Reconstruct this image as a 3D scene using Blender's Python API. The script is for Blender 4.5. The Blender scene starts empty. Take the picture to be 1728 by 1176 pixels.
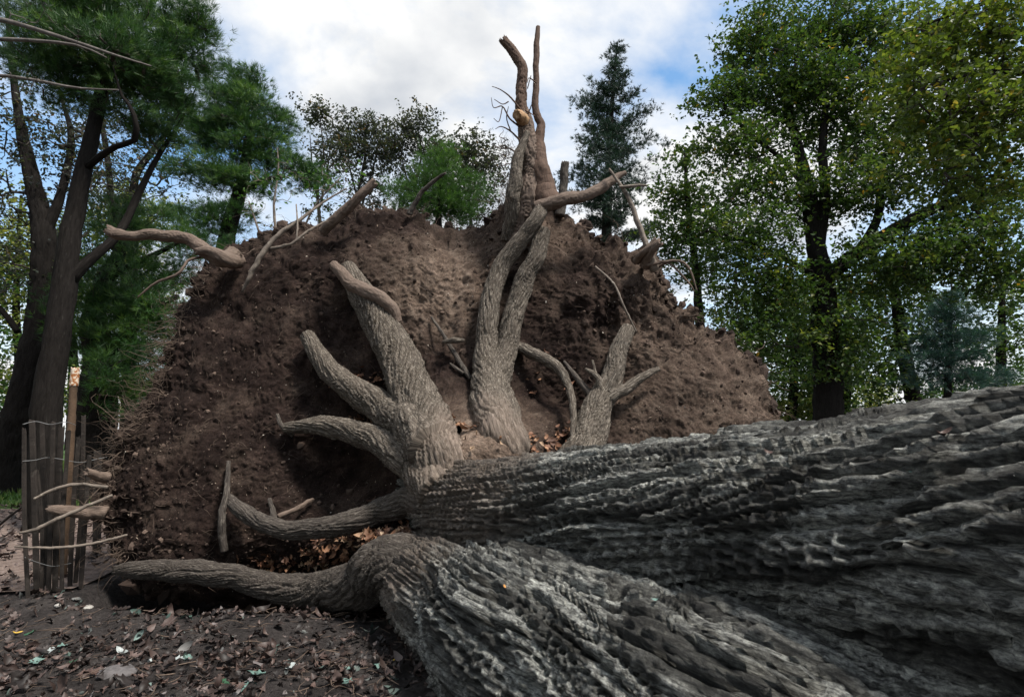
import bpy, math, random
import numpy as np
from mathutils import Vector, Euler

random.seed(7)
RNG = np.random.default_rng(11)
scene = bpy.context.scene
COL = scene.collection
R = math.radians

# ------------------------------------------------------------------ camera, sky, sun, exposure
CAM_H = 1.1
F_PX = 960.0                      # focal length in photograph pixels (1728 wide): 20 mm on 36 mm
PITCH = math.atan((745 - 588) / F_PX)
cam_d = bpy.data.cameras.new('camera')
cam_d.lens = 20.0
cam_d.sensor_width = 36.0
cam_d.clip_start = 0.02
cam_d.clip_end = 3000.0
cam_d.dof.use_dof = True
cam_d.dof.focus_distance = 4.0
cam_d.dof.aperture_fstop = 10.0
cam = bpy.data.objects.new('camera', cam_d)
COL.objects.link(cam)
cam.location = (0, 0, CAM_H)
cam.rotation_euler = (R(90) + PITCH, 0, 0)
scene.camera = cam

SUN_EL, SUN_AZ = R(60), R(128)     # azimuth measured clockwise from +Y: high, to the right and a little behind
world = bpy.data.worlds.new('World')
scene.world = world
world.use_nodes = True
wn, wl = world.node_tree.nodes, world.node_tree.links
wn.clear()
def wnode(t, **k):
    n = wn.new(t)
    for a, b in k.items():
        setattr(n, a, b)
    return n
sky = wnode('ShaderNodeTexSky', sky_type='NISHITA', sun_disc=False)
sky.sun_elevation = SUN_EL
sky.sun_rotation = SUN_AZ
sky.altitude = 0.0
sky.dust_density = 0.6
sky.ozone_density = 2.0
tc = wnode('ShaderNodeTexCoord')
sep = wnode('ShaderNodeSeparateXYZ')
wl.new(tc.outputs['Generated'], sep.inputs[0])
def wmath(op, a, b=None):
    n = wnode('ShaderNodeMath', operation=op)
    for i, x in enumerate((a, b)):
        if x is None: continue
        if isinstance(x, (int, float)): n.inputs[i].default_value = x
        else: wl.new(x, n.inputs[i])
    return n.outputs[0]
zc = wmath('ADD', wmath('MAXIMUM', sep.outputs[2], 0.0), 0.25)
cmb = wnode('ShaderNodeCombineXYZ')
wl.new(wmath('DIVIDE', sep.outputs[0], zc), cmb.inputs[0])
wl.new(wmath('ADD', wmath('DIVIDE', sep.outputs[1], zc), 0.22), cmb.inputs[1])
cmb.inputs[2].default_value = 14.2
no = wnode('ShaderNodeTexNoise')
no.inputs['Scale'].default_value = 1.5
no.inputs['Detail'].default_value = 9
no.inputs['Roughness'].default_value = 0.55
no.inputs['Distortion'].default_value = 0.25
wl.new(cmb.outputs[0], no.inputs['Vector'])
rp = wnode('ShaderNodeValToRGB')
rp.color_ramp.elements[0].position = 0.38
rp.color_ramp.elements[1].position = 0.56
wl.new(no.outputs['Fac'], rp.inputs[0])
no2 = wnode('ShaderNodeTexNoise')
no2.inputs['Scale'].default_value = 2.6
no2.inputs['Detail'].default_value = 7
wl.new(cmb.outputs[0], no2.inputs['Vector'])
rp2 = wnode('ShaderNodeValToRGB')
rp2.color_ramp.elements[0].position = 0.28
rp2.color_ramp.elements[0].color = (2.7, 2.95, 3.35, 1)
rp2.color_ramp.elements[1].position = 0.52
rp2.color_ramp.elements[1].color = (5.7, 5.7, 5.65, 1)
wl.new(no2.outputs['Fac'], rp2.inputs[0])
mx = wnode('ShaderNodeMix', data_type='RGBA')
hz = wnode('ShaderNodeMapRange', clamp=True)
hz.inputs['From Min'].default_value = 0.02; hz.inputs['From Max'].default_value = 0.40
hz.inputs['To Min'].default_value = 0.95; hz.inputs['To Max'].default_value = 0.0
wl.new(sep.outputs[2], hz.inputs[0])
wl.new(wmath('MAXIMUM', rp.outputs[0], hz.outputs[0]), mx.inputs[0])
blu = wnode('ShaderNodeMix', data_type='RGBA', blend_type='MULTIPLY')
blu.inputs[0].default_value = 1.0; blu.inputs[7].default_value = (1.15, 1.4, 1.4, 1)
wl.new(sky.outputs[0], blu.inputs[6]); wl.new(blu.outputs[2], mx.inputs[6])
wl.new(rp2.outputs[0], mx.inputs[7])
bg = wnode('ShaderNodeBackground')
bg.inputs['Strength'].default_value = 0.15
wl.new(mx.outputs[2], bg.inputs['Color'])
wo = wnode('ShaderNodeOutputWorld')
wl.new(bg.outputs[0], wo.inputs[0])

sun_d = bpy.data.lights.new('sun', 'SUN')
sun_d.energy = 4.6
sun_d.angle = R(11)
sun_d.color = (1.0, 0.95, 0.87)
sun = bpy.data.objects.new('sun', sun_d)
COL.objects.link(sun)
sdir = Vector((math.sin(SUN_AZ) * math.cos(SUN_EL), math.cos(SUN_AZ) * math.cos(SUN_EL), math.sin(SUN_EL)))
sun.rotation_euler = sdir.to_track_quat('Z', 'Y').to_euler()
sun.location = sdir * 40

scene.view_settings.view_transform = 'Standard'
scene.view_settings.look = 'None'
scene.view_settings.exposure = 0.3
scene.view_settings.gamma = 1.0
scene.view_settings.use_curve_mapping = False
scene.render.engine = 'CYCLES'
scene.cycles.max_bounces = 6
scene.cycles.transparent_max_bounces = 4

# ------------------------------------------------------------------ helpers
CP, SP = math.cos(PITCH), math.sin(PITCH)
def PX(u, v, y):
    """World point seen at photograph pixel (u, v) that lies y metres in front of the camera (arrays allowed)."""
    u = np.asarray(u, float); v = np.asarray(v, float); y = np.asarray(y, float)
    a = (u - 864) / F_PX; b = (588 - v) / F_PX
    dy = CP - b * SP; dz = SP + b * CP
    t = y / dy
    return np.stack(np.broadcast_arrays(a * t, y, CAM_H + dz * t), -1)
def PXG(u, v, zf):
    """Ground point under pixel: march the ray down to the ground height function."""
    lo, hi = 0.5, 60.0
    for _ in range(40):
        m = 0.5 * (lo + hi)
        p = PX(u, v, m)
        if p[2] > zf(p[0], p[1]): lo = m
        else: hi = m
    return PX(u, v, lo)

def _h(ix, iy, iz, s):
    h = (ix.astype(np.uint32) * np.uint32(374761393) + iy.astype(np.uint32) * np.uint32(668265263)
         + iz.astype(np.uint32) * np.uint32(2147483647 - 58) + np.uint32(s * 97 + 13) * np.uint32(3266489917))
    h ^= h >> np.uint32(15); h *= np.uint32(2246822519); h ^= h >> np.uint32(13)
    h *= np.uint32(3266489917); h ^= h >> np.uint32(16)
    return h
def pnoise(p, seed=0):
    """Vectorised gradient noise, p (...,3) -> about [-1,1]."""
    sh = p.shape[:-1]; p = p.reshape(-1, 3).astype(np.float32)
    i = np.floor(p).astype(np.int64); f = p - i
    w = f * f * f * (f * (f * 6 - 15) + 10)
    out = np.zeros(len(p), np.float32)
    for dx in (0, 1):
        wx = w[:, 0] if dx else 1 - w[:, 0]
        for dy in (0, 1):
            wy = w[:, 1] if dy else 1 - w[:, 1]
            for dz in (0, 1):
                wz = w[:, 2] if dz else 1 - w[:, 2]
                h = _h(i[:, 0] + dx, i[:, 1] + dy, i[:, 2] + dz, seed)
                gx = (h & 1023).astype(np.float32) / 511.5 - 1
                gy = ((h >> np.uint32(10)) & 1023).astype(np.float32) / 511.5 - 1
                gz = ((h >> np.uint32(20)) & 1023).astype(np.float32) / 511.5 - 1
                out += wx * wy * wz * (gx * (f[:, 0] - dx) + gy * (f[:, 1] - dy) + gz * (f[:, 2] - dz))
    return (out * 1.3).reshape(sh)
def fbm(p, o=4, seed=0, gain=0.5, ridge=False):
    a, s, out = 1.0, 1.0, 0
    for k in range(o):
        n = pnoise(p * s, seed + k)
        out = out + a * ((1 - 2 * np.abs(n)) if ridge else n)
        a *= gain; s *= 2.03
    return out
def worley2(U, V, per, seed=0, jit=0.95):
    """2-D cellular noise, periodic in V. Returns F1, F2, id (0-1), offset to the cell point."""
    iu = np.floor(U).astype(np.int64); iv = np.floor(V).astype(np.int64)
    F1 = np.full(U.shape, 9.0, np.float32); F2 = F1.copy(); ID = np.zeros(U.shape, np.float32)
    DU = np.zeros(U.shape, np.float32); DV = DU.copy()
    for a in (-1, 0, 1):
        for b in (-1, 0, 1):
            cu = iu + a; cv = iv + b
            h = _h(cu, np.mod(cv, per), np.zeros_like(cu), seed)
            pu = cu + 0.5 + jit * ((h & 4095) / 4095.0 - 0.5)
            pv = cv + 0.5 + jit * (((h >> np.uint32(12)) & 4095) / 4095.0 - 0.5)
            du = (U - pu).astype(np.float32); dv = (V - pv).astype(np.float32)
            d = np.sqrt(du * du + dv * dv)
            m = d < F1
            F2 = np.where(m, F1, np.minimum(F2, d))
            F1 = np.where(m, d, F1)
            ID = np.where(m, ((h >> np.uint32(7)) & 1023) / 1023.0, ID)
            DU = np.where(m, du, DU); DV = np.where(m, dv, DV)
    return F1, F2, ID, DU, DV
def sstep(a, b, x):
    t = np.clip((x - a) / (b - a), 0, 1)
    return t * t * (3 - 2 * t)

def mesh_np(name, V, F, mat, parent=None, smooth=True, tint=None, kind=None, lichen=None, grain=None):
    """V (n,3), F list of index arrays (m,k). One mesh object."""
    me = bpy.data.meshes.new(name)
    V = np.ascontiguousarray(V, np.float32).reshape(-1, 3)
    if not isinstance(F, (list, tuple)): F = [F]
    F = [np.asarray(f, np.int32) for f in F if len(f)]
    me.vertices.add(len(V)); me.vertices.foreach_set('co', V.ravel())
    lo = np.concatenate([f.ravel() for f in F])
    tot = np.concatenate([np.full(len(f), f.shape[1], np.int32) for f in F])
    st = np.concatenate([[0], np.cumsum(tot)[:-1]]).astype(np.int32)
    me.loops.add(len(lo)); me.loops.foreach_set('vertex_index', lo)
    me.polygons.add(len(tot)); me.polygons.foreach_set('loop_start', st); me.polygons.foreach_set('loop_total', tot)
    me.polygons.foreach_set('use_smooth', np.full(len(tot), smooth, bool))
    if tint is not None:
        at = me.attributes.new('tint', 'FLOAT', 'POINT')
        at.data.foreach_set('value', np.ascontiguousarray(tint, np.float32))
    if lichen is not None:
        at = me.attributes.new('lichen', 'FLOAT', 'POINT')
        at.data.foreach_set('value', np.ascontiguousarray(lichen, np.float32))
    if grain is not None:
        at = me.attributes.new('grain', 'FLOAT_VECTOR', 'POINT')
        at.data.foreach_set('vector', np.ascontiguousarray(grain, np.float32).ravel())
    me.update(calc_edges=True)
    me.materials.append(mat)
    o = bpy.data.objects.new(name, me)
    COL.objects.link(o)
    if parent is not None: o.parent = parent
    if kind: o['kind'] = kind
    return o
def rebase(o, base):
    """Put a top-level mesh's origin at its base."""
    b = Vector(base)
    me = o.data
    co = np.empty(len(me.vertices) * 3, np.float32); me.vertices.foreach_get('co', co)
    co = co.reshape(-1, 3) - np.array(b, np.float32)
    me.vertices.foreach_set('co', co.ravel()); me.update()
    o.location = b
def tag(o, label, cat, group=None, kind=None):
    if label: o['label'] = label
    if cat: o['category'] = cat
    if group: o['group'] = group
    if kind: o['kind'] = kind
    return o
def empty(name, loc, label, cat, group=None):
    o = bpy.data.objects.new(name, None)
    COL.objects.link(o)
    o.empty_display_size = 0.2
    ROOT[o] = np.array(loc, float)
    o.location = loc
    return tag(o, label, cat, group)
ROOT = {}
def part(name, V, F, mat, root, **k):
    """A part whose vertices are given in world space."""
    V = np.asarray(V, float) - ROOT[root]
    return mesh_np(name, V, F, mat, parent=root, **k)

def grid_faces(nu, nv, wrap=True, off=0):
    i = np.arange(nu - 1)[:, None]; j = np.arange(nv if wrap else nv - 1)[None, :]
    j2 = (j + 1) % nv
    a = i * nv + j; b = i * nv + j2; c = (i + 1) * nv + j2; d = (i + 1) * nv + j
    return np.stack(np.broadcast_arrays(a, b, c, d), -1).reshape(-1, 4) + off
def spline(C, n, dens=None):
    """Catmull-Rom through control rows (any columns), n samples at even arc length of the first three columns."""
    C = np.asarray(C, float)
    if len(C) == 2:
        t = np.linspace(0, 1, n)[:, None]
        return C[0] * (1 - t) + C[1] * t
    E = np.vstack([2 * C[0] - C[1], C, 2 * C[-1] - C[-2]])
    out = []
    for k in range(1, len(E) - 2):
        t = np.linspace(0, 1, 24, endpoint=False)[:, None]
        p0, p1, p2, p3 = E[k - 1:k + 3]
        out.append(0.5 * (2 * p1 + (p2 - p0) * t + (2 * p0 - 5 * p1 + 4 * p2 - p3) * t ** 2 + (3 * p1 - p0 - 3 * p2 + p3) * t ** 3))
    D = np.vstack(out + [E[-2][None]])
    s = np.concatenate([[0], np.cumsum(np.linalg.norm(np.diff(D[:, :3], axis=0), axis=1))])
    q = np.linspace(0, s[-1], n)
    if dens: q = np.interp(np.linspace(0, 1, n), [0, dens[1], 1], [0, dens[0] * s[-1], s[-1]])
    return np.stack([np.interp(q, s, D[:, k]) for k in range(D.shape[1])], -1)
def frames(P):
    T = np.gradient(P, axis=0)
    T /= np.linalg.norm(T, axis=1, keepdims=True) + 1e-9
    N = np.zeros_like(T)
    up = np.array([0, 0, 1.0]) if abs(T[0, 2]) < 0.85 else np.array([0, -1.0, 0])
    n = up - T[0] * up.dot(T[0]); n /= np.linalg.norm(n); N[0] = n
    for k in range(1, len(P)):
        n = N[k - 1] - T[k] * N[k - 1].dot(T[k])
        N[k] = n / (np.linalg.norm(n) + 1e-9)
    return T, N, np.cross(T, N)

def rot_basis(n, tilt, up=None):
    up = np.array([[0, 0, 1.0]]).repeat(n, 0) if up is None else up
    z = up + RNG.normal(0, tilt, (n, 3)); z /= np.linalg.norm(z, axis=1, keepdims=True)
    a = RNG.normal(0, 1, (n, 3)); x = np.cross(a, z); x /= np.linalg.norm(x, axis=1, keepdims=True)
    return np.stack([x, np.cross(z, x), z], -1)
def bark_height(S, PHI, Rm, seed, cell=(0.22, 0.07), spiral=0.0):
    """Furrowed bark: long meandering ridges parted by narrow furrows, each ridge broken into lapping plates.
    S, PHI grids; Rm mean radius. Returns the relief (about 0-1) and how weathered each plate is."""
    L, w = cell
    def dom(ls, lt, off):
        a = PHI + spiral * S / Rm
        return np.stack([S / ls + off, np.cos(a) * Rm / lt, np.sin(a) * Rm / lt + off * 0.37], -1)
    def rnd(a, b, sd):
        return (_h(a, b, np.zeros_like(a), sd) & 4095) / 4095.0
    n1 = fbm(dom(L * 1.0, w * 4.5, seed), 2, seed); n2 = fbm(dom(L * 0.32, w * 1.6, seed + 7.3), 3, seed + 4); n3 = fbm(dom(L * 0.1, w * 0.7, seed + 3.1), 2, seed + 8)
    def layer(k, amp, sd, lp, fw):
        per = max(5, int(round(2 * math.pi * Rm / (w * k))))
        v = PHI / (2 * math.pi) * per + spiral * S / (w * k) + amp * n1 / k + 0.24 * n2 + 0.07 * n3
        fv = np.floor(v); fr = v - fv; rid = np.mod(fv.astype(np.int64), per)
        z = np.zeros_like(rid)
        ul = S / (lp * (0.6 + 0.9 * rnd(rid, z, sd))) + 17 * rnd(rid, z, sd + 1) + 0.35 * n2 + 0.12 * n3 + 0.25 * (fr - 0.5)
        fu = np.floor(ul); pf = ul - fu; pid = fu.astype(np.int64)
        r1 = rnd(rid, pid, sd + 2); r2 = rnd(rid, pid, sd + 3); r3 = rnd(rid, pid, sd + 4)
        f = sstep(0.04, fw, np.minimum(fr, 1 - fr) * 2 + 0.06 * n3) 
        e = sstep(0.0, 0.10, np.minimum(pf, 1 - pf) * 2)
        lap = (0.5 - pf) * (0.35 + 0.4 * r3)
        return f * (0.45 + 0.45 * r1) + f * lap * 0.42 + f * (fr - 0.5) * (r2 - 0.5) * 0.9 - 0.05 * f * (1 - e), r2, f
    a, ra, fa = layer(1.0, 1.9, seed + 100, L * 0.42, 0.30)
    b, rb_, fb = layer(0.42, 1.2, seed + 200, L * 0.16, 0.4)
    q = (pnoise(dom(L * 0.12, w * 0.5, seed + 9.9), seed + 41) + 0.5 * pnoise(dom(L * 0.05, w * 0.22, seed + 2.9), seed + 42)) * 2.2
    fl = np.floor(q); ter = (fl + sstep(0.35, 0.65, q - fl)) / 2.2
    fine = fbm(dom(0.05, 0.010, 2.2), 2, seed + 51)
    big = fbm(dom(L * 1.2, w * 5.5, seed + 1.1), 2, seed + 61)
    lich = np.clip(-0.55 + 1.9 * (0.6 * ra + 0.4 * rb_) + 0.7 * pnoise(dom(L * 0.5, w * 3, seed + 4.4), seed + 71), 0, 1)
    return 0.08 + 0.80 * a + 0.30 * b * (0.3 + 0.7 * fa) + 0.20 * ter * (0.2 + 0.8 * fa) + 0.06 * fine + 0.16 * big, lich

def tube(C, n, m, depth=0.0, seed=0, cell=(0.22, 0.07), spiral=0.0, lump=0.0, tight=None, cap0=True, cap1=True, jag=0.0, lobes=None, dens=None, wob=0.0):
    """Swept limb through control rows (x,y,z,r). Returns V, F (quads). depth: bark relief in metres."""
    S4 = spline(C, n, dens)
    P, r = S4[:, :3], S4[:, 3]
    if wob:
        s_ = np.concatenate([[0], np.cumsum(np.linalg.norm(np.diff(P, axis=0), axis=1))]) / (np.mean(r) * 5)
        P = P + (wob * r)[:, None] * np.stack([fbm(np.stack([s_, s_ * 0 + k * 9.1, s_ * 0 + seed], -1), 3, 90 + k) for k in range(3)], -1)
    T, N, B = frames(P)
    th = np.arange(m) / m * 2 * math.pi
    if tight is not None:
        th = th + tight[1] * np.sin(th - tight[0])
    s = np.concatenate([[0], np.cumsum(np.linalg.norm(np.diff(P, axis=0), axis=1))])
    PH = np.broadcast_to(th[None, :], (n, m)); SS = np.broadcast_to(s[:, None], (n, m))
    Rr = np.broadcast_to(r[:, None], (n, m)).copy()
    Rm = float(np.mean(r))
    if lump:
        W = np.stack([SS * 1.0 / (3.2 * Rm), np.cos(PH) * 0.9, np.sin(PH) * 0.9], -1)
        Rr = Rr * (1 + lump * fbm(W, 3, seed + 40))
    if lobes is not None: Rr = Rr * lobes(SS / s[-1], PH)
    if depth:
        depth = min(depth, 0.3 * Rm)
        h, tube.lichen = bark_height(SS, PH, Rm, seed, cell, spiral)
        Rr = Rr + (h - 0.6) * depth * np.clip(Rr / (Rm * 0.8), 0.35, 1.25)
    grain = np.stack([SS, np.cos(PH) * Rr, np.sin(PH) * Rr], -1)
    D = np.cos(PH)[..., None] * N[:, None, :] + np.sin(PH)[..., None] * B[:, None, :]
    G = P[:, None, :] + Rr[..., None] * D
    rows = [G]
    if cap1:
        if jag:
            G[-2:] += (jag * (RNG.random((1, m, 1)) * 1.6 - 0.5)) * T[-1]
        rows.append((P[-1] + (G[-1] - P[-1]) * 0.55 - T[-1] * jag * 0.3)[None])
        rows.append((P[-1] + (G[-1] - P[-1]) * 0.03 - T[-1] * jag * 0.4)[None])
    if cap0:
        rows.insert(0, (P[0] + (G[0] - P[0]) * 0.03)[None])
    A = np.concatenate(rows, 0)
    tube.grain = np.concatenate([grain[:1]] * (1 if cap0 else 0) + [grain] + [grain[-1:]] * (2 if cap1 else 0)).reshape(-1, 3)
    if depth:
        tube.lichen = np.concatenate([tube.lichen[:1]] * (1 if cap0 else 0) + [tube.lichen] + [tube.lichen[-1:]] * (2 if cap1 else 0)).ravel()
    return A.reshape(-1, 3), grid_faces(len(A), m)
def merge(items):
    V, F, o = [], [], 0
    for v, f in items:
        V.append(v); F.append(np.asarray(f) + o); o += len(v)
    return np.concatenate(V), np.concatenate(F)

# ------------------------------------------------------------------ materials
def mat(name, build):
    m = bpy.data.materials.new(name); m.use_nodes = True
    nt = m.node_tree; nt.nodes.clear()
    out = nt.nodes.new('ShaderNodeOutputMaterial')
    b = nt.nodes.new('ShaderNodeBsdfPrincipled')
    b.inputs['Specular IOR Level'].default_value = 0.25
    nt.links.new(b.outputs[0], out.inputs[0])
    build(nt, b, out)
    return m
def nz(nt, scale, detail=4, rough=0.55, coord='Object', dist=0.0, stretch=None):
    n = nt.nodes.new('ShaderNodeTexNoise')
    if coord == 'grain':
        t = nt.nodes.new('ShaderNodeAttribute'); t.attribute_name = 'grain'; coord = 'Vector'
    else: t = nt.nodes.new('ShaderNodeTexCoord')
    n.inputs['Scale'].default_value = scale; n.inputs['Detail'].default_value = detail
    n.inputs['Roughness'].default_value = rough; n.inputs['Distortion'].default_value = dist
    if stretch:
        mp = nt.nodes.new('ShaderNodeMapping'); mp.inputs['Scale'].default_value = stretch
        nt.links.new(t.outputs[coord], mp.inputs[0]); nt.links.new(mp.outputs[0], n.inputs['Vector'])
    else:
        nt.links.new(t.outputs[coord], n.inputs['Vector'])
    return n.outputs['Fac']
def ramp(nt, fac, stops):
    r = nt.nodes.new('ShaderNodeValToRGB')
    el = r.color_ramp.elements
    while len(el) < len(stops): el.new(0.5)
    for e, (p, c) in zip(el, stops):
        e.position = p; e.color = (*c, 1)
    nt.links.new(fac, r.inputs[0])
    return r.outputs[0]
def mixc(nt, fac, a, b, mode='MIX'):
    m = nt.nodes.new('ShaderNodeMix'); m.data_type = 'RGBA'; m.blend_type = mode
    for i, x in ((0, fac), (6, a), (7, b)):
        if isinstance(x, (int, float)): m.inputs[i].default_value = x
        elif isinstance(x, tuple): m.inputs[i].default_value = (*x, 1)
        else: nt.links.new(x, m.inputs[i])
    return m.outputs[2]
def bump(nt, b, fac, strength, dist):
    n = nt.nodes.new('ShaderNodeBump')
    n.inputs['Strength'].default_value = strength; n.inputs['Distance'].default_value = dist
    nt.links.new(fac, n.inputs['Height']); nt.links.new(n.outputs[0], b.inputs['Normal'])
def attr(nt, name='tint'):
    a = nt.nodes.new('ShaderNodeAttribute'); a.attribute_name = name
    return a.outputs['Fac']

def wood_mat(name, dark, mid, pale, scale=9, pale_at=(0.58, 0.68), rough=0.8, bstr=0.6, bscale=60, spec=0.25, grain=None):
    def f(nt, b, out):
        g = (lambda sc: nz(nt, 1.0, 8, 0.7, 'grain', 0.3, (sc * grain[0], sc * grain[1], sc * grain[1]))) if grain else (lambda sc: nz(nt, sc, 6, 0.65))
        c = ramp(nt, g(scale), [(0.3, dark), (0.55, mid), (0.75, tuple(1.15 * x for x in mid))])
        p = ramp(nt, g(scale * 1.9), [(pale_at[0], (0, 0, 0)), (pale_at[1], (1, 1, 1))])
        c = mixc(nt, p, c, pale)
        if grain: c = mixc(nt, attr(nt), c, ramp(nt, g(scale * 1.3), [(0.3, (0.07, 0.053, 0.042)), (0.5, (0.24, 0.185, 0.15)), (0.68, (0.42, 0.34, 0.28))]))
        nt.links.new(c, b.inputs['Base Color'])
        b.inputs['Roughness'].default_value = rough
        b.inputs['Specular IOR Level'].default_value = spec
        bump(nt, b, g(scale * 1.4) if grain else nz(nt, bscale, 6, 0.7), bstr, 0.016 if grain else 0.01)
    return mat(name, f)
M = {}
def f_trunk(nt, b, out):
    c = ramp(nt, nz(nt, 1.0, 8, 0.7, 'grain', 0.3, (9, 60, 60)), [(0.36, (0.006, 0.0058, 0.0055)), (0.5, (0.032, 0.031, 0.029)), (0.66, (0.12, 0.12, 0.112))])
    p = ramp(nt, nz(nt, 1.0, 8, 0.72, 'grain', 0.3, (16, 75, 75)), [(0.38, (0.018, 0.018, 0.0175)), (0.48, (0.25, 0.255, 0.25)), (0.6, (0.6, 0.61, 0.59))])
    c = mixc(nt, attr(nt, 'lichen'), c, p)
    c = mixc(nt, 1.0, c, (1.3, 1.28, 1.22), 'MULTIPLY')
    d = ramp(nt, nz(nt, 1.0, 8, 0.7, 'grain', 0.3, (14, 60, 60)), [(0.3, (0.05, 0.04, 0.033)), (0.5, (0.2, 0.16, 0.13)), (0.68, (0.34, 0.285, 0.24))])
    c = mixc(nt, attr(nt), c, d)
    c = mixc(nt, 1.0, c, ramp(nt, nz(nt, 55, 8, 0.8), [(0.36, (0.35, 0.35, 0.36)), (0.52, (1.0, 1.0, 1.0)), (0.68, (1.7, 1.7, 1.65))]), 'MULTIPLY')
    nt.links.new(c, b.inputs['Base Color'])
    b.inputs['Roughness'].default_value = 0.58
    b.inputs['Specular IOR Level'].default_value = 0.45
    hm = nt.nodes.new('ShaderNodeMath'); hm.operation = 'MULTIPLY_ADD'; hm.inputs[1].default_value = 0.8
    nt.links.new(nz(nt, 70, 9, 0.85), hm.inputs[0]); nt.links.new(nz(nt, 1.0, 10, 0.8, 'grain', 0.4, (13, 60, 60)), hm.inputs[2])
    bump(nt, b, hm.outputs[0], 1.0, 0.03)
M['trunk_bark'] = mat('trunk_bark', f_trunk)
M['root_bark'] = wood_mat('root_bark', (0.022, 0.018, 0.0145), (0.105, 0.085, 0.068), (0.3, 0.26, 0.215), 8, (0.5, 0.62), 0.85, 1.0, 90, grain=(1.0, 9.0))
M['dark_root'] = wood_mat('dark_root', (0.02, 0.016, 0.014), (0.075, 0.062, 0.053), (0.19, 0.165, 0.14), 8, (0.52, 0.64), 0.85, 1.0, 90, grain=(1.0, 9.0))
M['bare_root'] = wood_mat('bare_root', (0.06, 0.043, 0.034), (0.165, 0.12, 0.095), (0.29, 0.225, 0.18), 10, (0.55, 0.75), 0.8, 0.5, 110, grain=(1.0, 9.0))
M['sky_root'] = wood_mat('sky_root', (0.05, 0.032, 0.024), (0.12, 0.075, 0.055), (0.2, 0.14, 0.1), 10, (0.6, 0.75), 0.8, 0.5, 110, grain=(1.0, 9.0))
M['pale_twig'] = wood_mat('pale_twig', (0.085, 0.07, 0.058), (0.19, 0.155, 0.128), (0.33, 0.28, 0.23), 14, (0.55, 0.7), 0.75, 0.3, 120)
M['rootlet'] = wood_mat('rootlet', (0.05, 0.035, 0.028), (0.12, 0.086, 0.066), (0.24, 0.18, 0.14), 10, (0.55, 0.75), 0.85, 0.3, 110)
M['grey_twig'] = wood_mat('grey_twig', (0.07, 0.06, 0.055), (0.15, 0.13, 0.118), (0.24, 0.21, 0.19), 14, (0.55, 0.7), 0.8, 0.3, 120)
M['fresh_wood'] = wood_mat('fresh_wood', (0.2, 0.11, 0.055), (0.36, 0.22, 0.12), (0.48, 0.34, 0.21), 20, (0.5, 0.7), 0.7, 0.4, 140)
M['tree_bark'] = wood_mat('tree_bark', (0.008, 0.007, 0.0065), (0.02, 0.0175, 0.016), (0.045, 0.041, 0.037), 6, (0.58, 0.7), 0.95, 0.8, 30, 0.04, grain=(1.0, 6.0))
M['twig_bark'] = wood_mat('twig_bark', (0.03, 0.025, 0.022), (0.06, 0.05, 0.042), (0.1, 0.09, 0.075), 6, (0.6, 0.72), 0.9, 0.3, 30)
M['picket_wood'] = wood_mat('picket_wood', (0.014, 0.0115, 0.01), (0.035, 0.028, 0.024), (0.075, 0.063, 0.054), 8, (0.58, 0.7), 0.9, 0.6, 60)
M['post_wood'] = wood_mat('post_wood', (0.05, 0.033, 0.022), (0.11, 0.07, 0.045), (0.15, 0.1, 0.07), 8, (0.6, 0.7), 0.9, 0.6, 60)
M['rust'] = wood_mat('rust', (0.22, 0.06, 0.015), (0.38, 0.15, 0.05), (0.72, 0.62, 0.5), 22, (0.47, 0.56), 0.7, 0.4, 80)
M['wire'] = wood_mat('wire', (0.1, 0.1, 0.1), (0.2, 0.2, 0.2), (0.3, 0.28, 0.26), 20, (0.6, 0.7), 0.45, 0.2, 80, 0.5)
M['stone'] = wood_mat('stone', (0.22, 0.2, 0.19), (0.42, 0.4, 0.37), (0.6, 0.58, 0.55), 24, (0.6, 0.75), 0.8, 0.5, 70)
M['grey_stone'] = wood_mat('grey_stone', (0.07, 0.065, 0.065), (0.13, 0.12, 0.12), (0.2, 0.19, 0.19), 24, (0.6, 0.75), 0.9, 0.6, 70)

def f_soil(nt, b, out):
    c = ramp(nt, nz(nt, 5.5, 8, 0.7), [(0.28, (0.009, 0.006, 0.0055)), (0.5, (0.029, 0.0195, 0.017)), (0.72, (0.07, 0.048, 0.041))])
    c2 = ramp(nt, nz(nt, 9, 8, 0.72), [(0.3, (0.10, 0.073, 0.058)), (0.5, (0.26, 0.195, 0.155)), (0.7, (0.44, 0.35, 0.285))])
    c = mixc(nt, attr(nt), c, c2)
    g = ramp(nt, nz(nt, 70, 6, 0.8), [(0.35, (0.45, 0.45, 0.45)), (0.6, (1.3, 1.25, 1.2)), (0.72, (2.4, 2.2, 2.0))])
    nt.links.new(mixc(nt, 1.0, c, g, 'MULTIPLY'), b.inputs['Base Color'])
    b.inputs['Roughness'].default_value = 0.95
    b.inputs['Specular IOR Level'].default_value = 0.1
    bump(nt, b, nz(nt, 85, 8, 0.8), 1.0, 0.02)
M['soil'] = mat('soil', f_soil)
def f_ground(nt, b, out):
    c = ramp(nt, nz(nt, 3.0, 8, 0.7), [(0.3, (0.03, 0.026, 0.025)), (0.5, (0.06, 0.052, 0.05)), (0.7, (0.105, 0.092, 0.086))])
    g = ramp(nt, nz(nt, 45, 6, 0.8), [(0.35, (0.55, 0.55, 0.55)), (0.65, (1.4, 1.4, 1.4))])
    nt.links.new(mixc(nt, 1.0, c, g, 'MULTIPLY'), b.inputs['Base Color'])
    b.inputs['Roughness'].default_value = 0.95
    b.inputs['Specular IOR Level'].default_value = 0.1
    bump(nt, b, nz(nt, 60, 8, 0.8), 1.0, 0.03)
M['ground'] = mat('ground', f_ground)
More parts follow.
